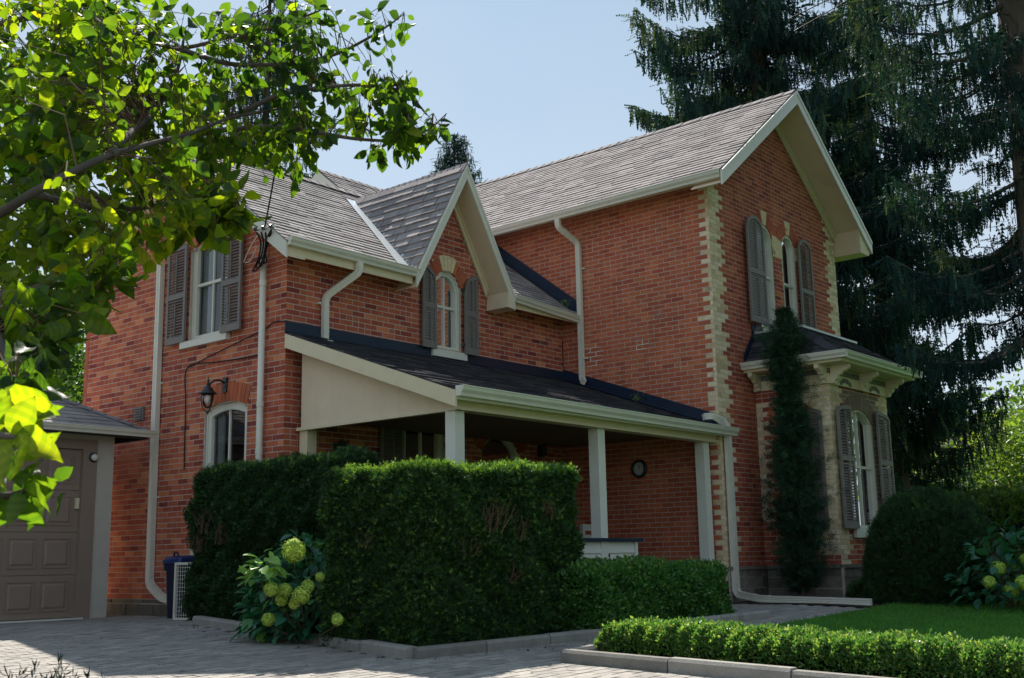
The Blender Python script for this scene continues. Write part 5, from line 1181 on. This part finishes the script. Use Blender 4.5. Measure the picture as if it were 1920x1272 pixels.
# --- broadleaf trees of the background
def leafy(label, base, H_, R, n, seed, size=.3, tint=(.5, .25), z0=1.2, name='broadleaf_tree', clumps=60, m='broad', trunk=.18):
    rng = np.random.default_rng(seed); r_ = random.Random(seed); root = empty(name, label, 'tree', (base[0], base[1], gz(base[0], base[1])))
    tb = MB(); tube_tree(tb, [(0, 0, -.3), (.1, 0, H_*.35), (-.1, .1, H_*.7)], trunk, .05, 9)
    cc = []
    for i in range(clumps):
        d = unit(rng.normal(size=3)); q = V(0, 0, (z0+H_)/2)+d*[R, R, (H_-z0)/2]*rng.uniform(.45, 1.0); cc.append(q)
        if i % 4 == 0: tube_tree(tb, [V(0, 0, H_*.3), lerp(V(0, 0, H_*.35), q, .5)+V(0, 0, .2), q], .06, .012, 5)
    tb.build('trunk', M['bark'], root); cc = np.array(cc); k = rng.integers(0, clumps, n); C = cc[k]+rng.normal(0, R*.16, (n, 3)); A = unit(rng.normal(size=(n, 3))+[0, 0, -.4]); B, N = frame(A, rng)
    ct = rng.normal(0, .15, clumps); rep(SM_V, SM_F, C, A, B, N, size*rng.uniform(.6, 1.3, n), np.clip(rng.normal(tint[0], tint[1], n)+ct[k], 0, 1), 'crown', m, root); return root
bt = [(1850, 46, 5.2, 3.0, 9000, .20, (.72, .22), 'bright sunlit broadleaf tree in the gap at lower right'), (1760, 60, 6.2, 4.5, 9000, .24, (.6, .25), 'tall broadleaf tree far behind the ball yew'), (1925, 38, 4.7, 2.6, 9000, .16, (.7, .22), 'leafy tree at the right edge over the hydrangea'),
      (1700, 75, 7, 6, 8000, .3, (.5, .25), 'wide broadleaf tree far beyond the bay window'), (2010, 60, 9, 6, 8000, .35, (.5, .25), 'tall tree far off outside the right edge'),
      (95, 40, 7.6, 3.4, 9000, .22, (.35, .2), 'shaded tree behind the garage roof'), (-60, 34, 10, 4, 8000, .24, (.35, .2), 'large tree beyond the garage at the left edge'), (20, 60, 15, 6, 8000, .35, (.4, .2), 'tall tree far behind the garage')]
for i, (px, d, H_, R, n, s_, t_, lab) in enumerate(bt):
    leafy(lab, at(px, 900, d)[:2], H_, R, n, 200+i, s_, t_)
for i, (x, y, H_, R) in enumerate(((15, -19, 11, 4.5), (24, -14, 13, 5), (9, -27, 12, 5), (-14, 14, 11, 4))):  # unseen trees, added for window reflections and to cut sky light on the gable
    leafy(['unseen broad tree across the lawn, right of the picture', 'unseen tall tree down the street, right of the picture', 'unseen street tree behind the viewer on the right', 'unseen tree behind the garage, left of the picture'][i], (x, y), H_, R, 6000, 300+i, .38, (.5, .25))
# neighbouring house glimpsed through the trees
nh = at(1868, 1000, 42); NH = empty('neighbour_house', 'pale house with tall windows glimpsed through the far trees', 'house', (nh[0], nh[1], 0))
MB().box(-2.5, 4.5, 0, 6, 0, 3.4).build('wall', M['white'], NH); MB().prism([(-3, -.4, 3.4), (-3, 6.4, 3.4), (-3, 3, 5.6)], (8, 0, 0)).build('roof', M['dshingle'], NH)
for x in (-1.9, -.6, 1.2, 2.8):
    f = MB().box(x-.06, x+.66, -.05, -.001, .9, 2.6).build('window', M['trim'], NH); MB().box(x, x+.27, -.07, -.051, 1.0, 2.5).build('pane', M['dark'], f); MB().box(x+.33, x+.6, -.07, -.051, 1.0, 2.5).build('pane', M['dark'], f)

# --- lawn blades
rng = np.random.default_rng(77); n = 90000
gx = rng.uniform(-.1, 12, n); gy = rng.uniform(-11.5, -5.28, n); px = np.array([project((a, b, 0))[0] for a, b in zip(gx, gy)]); k = (px > 1330) & (px < 2000); gx, gy = gx[k], gy[k]; n = len(gx)
P = np.stack([gx, gy, np.array([gz(a, b) for a, b in zip(gx, gy)])+.015], 1); A = unit(rng.normal(0, .35, (n, 3))+[0, 0, 1]); B, N = frame(A, rng)
o = rep([(0, -.10, 0), (.6, -.07, .05), (1, 0, .15), (.6, .07, .05)], [(0, 1, 2, 3)], P, A, B, N, .045*rng.uniform(.6, 1.3, n), np.clip(rng.normal(.5, .25, n), 0, 1), 'grass', 'grass'); meta(o, kind='stuff', label='short mown lawn grass', cat='grass')

# --- near juniper sprigs at the bottom left
def near_sprigs():
    rng = np.random.default_rng(55); root = empty('low_juniper', 'dark spiky juniper tips poking into the bottom left corner', 'shrub', tuple(at(80, 1330, 3.2))); L0 = np.array(root.location)
    Cs, As = [], []
    for px, py in ((10, 1262), (40, 1256), (65, 1254), (80, 1268), (112, 1238), (118, 1262), (140, 1265), (95, 1272), (165, 1272), (192, 1270), (20, 1275)):
        tip = at(px, py, rng.uniform(2.9, 3.4)); base = tip-V(rng.normal(0, .03), rng.normal(0, .03), .18); k = 60; t = rng.random(k); Cs.append(base+np.outer(t, tip-base)+rng.normal(0, .003, (k, 3))); As.append(np.tile(unit(tip-base), (k, 1))+rng.normal(0, .45, (k, 3)))
    C = np.concatenate(Cs)-L0; A = unit(np.concatenate(As)); B, N = frame(A, rng); n = len(C)
    rep([(0, -.06, 0), (.5, -.07, .02), (1, 0, 0), (.5, .07, .02)], [(0, 1, 2, 3)], C, A, B, N, .028*rng.uniform(.7, 1.3, n), rng.uniform(0, .5, n), 'foliage', 'cedar', root)
near_sprigs()

# --- near broad-leaved tree, upper left
def near_tree():
    rng = np.random.default_rng(88); r_ = random.Random(88)
    tx = at(-520, 700, 6.2); root = empty('leafy_tree', 'near tree with large backlit yellow green leaves filling the upper left', 'tree', (tx[0], tx[1], gz(tx[0], tx[1]))); L0 = np.array(root.location)
    wood = MB(); nodes = []
    def branch(pts, r0, r1):
        P = [at(*p) for p in pts]; q = []
        for i in range(len(P)-1):
            p0, p1, p2, p3 = P[max(i-1, 0)], P[i], P[i+1], P[min(i+2, len(P)-1)]
            for t in np.linspace(0, 1, 5, endpoint=False): q.append(.5*((2*p1)+(-p0+p2)*t+(2*p0-5*p1+4*p2-p3)*t*t+(-p0+3*p1-3*p2+p3)*t**3))
        q.append(P[-1]); q = [a-L0 for a in q]; tube_tree(wood, q, r0, r1, 8, r_.random()); nodes.extend(q)
    fork = at(-420, 500, 6.0)-L0
    tube_tree(wood, [(0, 0, -.2), (.05, .05, 1.2), fork], .14, .09, 10)
    branch([(-420, 500, 5.4), (-180, 450, 4.6), (-20, 408, 4.2), (60, 363, 4.1), (130, 326, 4.1), (205, 292, 4.2), (290, 268, 4.4), (360, 250, 4.5), (430, 222, 4.7), (520, 205, 4.9)], .021, .005)
    branch([(205, 292, 4.2), (245, 250, 4.6), (290, 210, 5.2), (330, 140, 5.3), (345, 70, 5.4)], .018, .006)
    branch([(330, 258, 4.9), (420, 244, 4.8), (520, 238, 4.7), (600, 250, 4.6), (680, 262, 4.6), (760, 262, 4.6), (810, 240, 4.6)], .014, .004)
    branch([(-420, 500, 6.0), (-300, 250, 6.2), (-100, 90, 6.2), (80, 30, 6.0), (230, 60, 5.7), (330, 90, 5.5), (430, 70, 5.3), (520, 50, 5.2), (600, 20, 5.1)], .022, .004)
    branch([(330, 90, 5.5), (430, 120, 5.2), (530, 120, 5.0), (620, 105, 4.9), (690, 72, 4.8), (740, 40, 4.8)], .014, .004)
    branch([(430, 222, 4.9), (520, 180, 4.8), (600, 165, 4.7), (690, 160, 4.7), (760, 175, 4.7), (800, 215, 4.7)], .012, .004)
    branch([(-420, 500, 6.0), (-200, 560, 5.0), (-40, 560, 4.4), (60, 545, 4.2), (130, 520, 4.1), (200, 505, 4.0)], .04, .006)
    branch([(60, 363, 4.1), (150, 385, 4.5), (250, 392, 4.7), (340, 380, 4.6), (420, 400, 4.5)], .016, .005)
    branch([(-40, 560, 4.4), (0, 640, 3.6), (30, 720, 3.0)], .02, .006)
    branch([(-300, 700, 3.5), (-120, 800, 2.6), (-20, 815, 2.3), (30, 820, 2.25)], .016, .004)
    branch([(-300, 800, 3.0), (-80, 920, 2.5), (10, 930, 2.4), (50, 918, 2.35)], .014, .004)
    nodes_ = np.array(nodes)
    # clusters of leaves: (px, py, rx, ry, dist, spread, clusters, leaves per cluster, size, brightness)
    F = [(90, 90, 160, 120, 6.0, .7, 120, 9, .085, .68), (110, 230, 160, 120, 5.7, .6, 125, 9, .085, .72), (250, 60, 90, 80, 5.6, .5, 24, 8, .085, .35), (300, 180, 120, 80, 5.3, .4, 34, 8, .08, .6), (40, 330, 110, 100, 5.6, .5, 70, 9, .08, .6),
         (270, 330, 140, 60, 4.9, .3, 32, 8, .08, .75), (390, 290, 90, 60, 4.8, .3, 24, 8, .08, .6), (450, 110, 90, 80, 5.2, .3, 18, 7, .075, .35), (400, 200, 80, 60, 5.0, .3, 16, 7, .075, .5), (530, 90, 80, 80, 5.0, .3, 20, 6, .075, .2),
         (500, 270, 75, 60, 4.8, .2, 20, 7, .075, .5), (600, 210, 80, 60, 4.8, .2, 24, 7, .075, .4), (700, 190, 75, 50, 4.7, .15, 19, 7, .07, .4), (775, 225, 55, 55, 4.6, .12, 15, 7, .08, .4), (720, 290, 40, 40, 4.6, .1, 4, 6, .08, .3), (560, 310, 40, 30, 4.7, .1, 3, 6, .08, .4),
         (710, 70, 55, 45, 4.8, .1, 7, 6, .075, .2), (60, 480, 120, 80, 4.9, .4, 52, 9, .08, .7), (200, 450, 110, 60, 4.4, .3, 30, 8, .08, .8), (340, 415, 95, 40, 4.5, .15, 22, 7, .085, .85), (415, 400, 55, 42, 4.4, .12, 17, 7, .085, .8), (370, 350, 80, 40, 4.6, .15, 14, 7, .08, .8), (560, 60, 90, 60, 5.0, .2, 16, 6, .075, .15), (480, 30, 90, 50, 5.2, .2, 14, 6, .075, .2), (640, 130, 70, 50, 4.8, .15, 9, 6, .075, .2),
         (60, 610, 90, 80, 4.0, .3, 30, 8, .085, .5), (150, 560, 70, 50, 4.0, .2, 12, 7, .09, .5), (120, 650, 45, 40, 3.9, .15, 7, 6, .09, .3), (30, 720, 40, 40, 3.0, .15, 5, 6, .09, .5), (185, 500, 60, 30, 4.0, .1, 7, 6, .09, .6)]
    C, A, S, T = [], [], [], []; tw = MB()
    for (px, py, rx, ry, d, sp, nc, nl, sz, br_) in F:
        for i in range(nc):
            rr = math.sqrt(r_.random()); a = r_.uniform(0, 6.283); c = at(px+rx*rr*math.cos(a), py+ry*rr*math.sin(a), d+r_.gauss(0, sp))-L0
            j = np.argmin(((nodes_-c)**2).sum(1)); nb = nodes_[j]; dist = np.linalg.norm(c-nb)
            if dist < .7: mid = (nb+c)/2+V(r_.gauss(0, .03), r_.gauss(0, .03), .05+.1*dist); tube_tree(tw, [nb, mid, c], .0032, .0016, 4, r_.random())
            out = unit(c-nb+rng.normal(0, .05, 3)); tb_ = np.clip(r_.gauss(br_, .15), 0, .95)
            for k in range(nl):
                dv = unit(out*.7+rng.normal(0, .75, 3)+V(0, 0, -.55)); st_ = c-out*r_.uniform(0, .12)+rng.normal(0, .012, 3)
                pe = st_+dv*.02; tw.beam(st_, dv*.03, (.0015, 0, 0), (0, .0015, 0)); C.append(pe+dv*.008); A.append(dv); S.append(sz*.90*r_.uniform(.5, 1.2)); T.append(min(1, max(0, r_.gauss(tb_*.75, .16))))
    big = [(60, 745, 2.5, .7), (20, 790, 2.3, .8), (105, 790, 2.35, .9), (150, 850, 2.3, .3)]
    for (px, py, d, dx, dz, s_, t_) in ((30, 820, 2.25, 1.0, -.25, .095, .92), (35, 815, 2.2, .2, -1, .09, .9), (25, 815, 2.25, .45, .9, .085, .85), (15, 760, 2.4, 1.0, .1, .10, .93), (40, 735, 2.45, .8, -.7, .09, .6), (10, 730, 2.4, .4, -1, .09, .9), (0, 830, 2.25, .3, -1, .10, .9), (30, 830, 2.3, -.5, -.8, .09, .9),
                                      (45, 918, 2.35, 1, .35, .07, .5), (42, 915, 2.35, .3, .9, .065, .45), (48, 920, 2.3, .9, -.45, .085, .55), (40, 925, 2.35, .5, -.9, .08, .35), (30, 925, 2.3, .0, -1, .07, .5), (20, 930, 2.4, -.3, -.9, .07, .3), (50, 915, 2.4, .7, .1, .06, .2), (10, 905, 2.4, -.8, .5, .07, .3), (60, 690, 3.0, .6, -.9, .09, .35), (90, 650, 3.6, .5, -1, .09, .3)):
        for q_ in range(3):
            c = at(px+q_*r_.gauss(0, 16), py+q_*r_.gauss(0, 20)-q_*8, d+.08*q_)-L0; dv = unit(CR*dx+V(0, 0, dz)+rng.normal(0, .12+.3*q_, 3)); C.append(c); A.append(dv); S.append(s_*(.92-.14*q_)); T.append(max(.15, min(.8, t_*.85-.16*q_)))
    C, A, S, T = np.array(C), np.array(A), np.array(S), np.array(T); B, N = frame(A, rng)
    # big near leaves face the light
    n = len(C); W_ = C+L0; dist = np.linalg.norm(W_-CAM, axis=1); o_ = np.argsort(dist/S); 
    pj = np.array([project(p)[:2] for p in W_]); vis = (pj[:, 0] > 0) & (pj[:, 0] < 1920) & (pj[:, 1] > 0); o_ = np.array([i for i in o_ if vis[i]]); sel = o_[:298]; rest = np.setdiff1d(np.arange(n), sel)
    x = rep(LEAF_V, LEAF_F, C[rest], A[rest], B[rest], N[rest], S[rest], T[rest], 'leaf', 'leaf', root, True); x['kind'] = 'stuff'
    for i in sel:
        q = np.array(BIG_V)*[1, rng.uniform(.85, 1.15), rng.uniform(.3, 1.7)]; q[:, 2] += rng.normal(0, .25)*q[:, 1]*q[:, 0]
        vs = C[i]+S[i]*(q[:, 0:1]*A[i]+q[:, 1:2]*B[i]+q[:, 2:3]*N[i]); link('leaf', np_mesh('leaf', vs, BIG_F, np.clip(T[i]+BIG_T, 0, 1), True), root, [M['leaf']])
    wood.build('branches', M['bark'], root, True); tw.build('twigs', M['twig'], root)
    print('near leaves', n)
near_tree()

# --- fallen leaves along kerbs and drive
rng = np.random.default_rng(91); n = 150; P = []
for i in range(n):
    t = rng.random(); a = (lerp(KA, KB, t)+V(-.12-abs(rng.normal(0, .15)), 0)) if i % 3 == 0 else ((lerp(KB, KC, t)+V(0, -.12-abs(rng.normal(0, .12)))) if i % 3 == 1 else V(rng.uniform(-5, -1), rng.uniform(-6, 1)))
    if paved(a[0], a[1]): P.append((a[0], a[1], gz(a[0], a[1])+.014))
P = np.array(P); n = len(P); A = unit(rng.normal(size=(n, 3))*[1, 1, .12]); B, N = frame(A, rng, np.tile([0, 0, 1.], (n, 1)))
meta(rep(SM_V, SM_F, P, A, B, N, rng.uniform(.02, .05, n), rng.random(n), 'fallen_leaves', 'twig'), 'scattered small dry leaves on the paving along the kerb', 'leaves', kind='stuff')
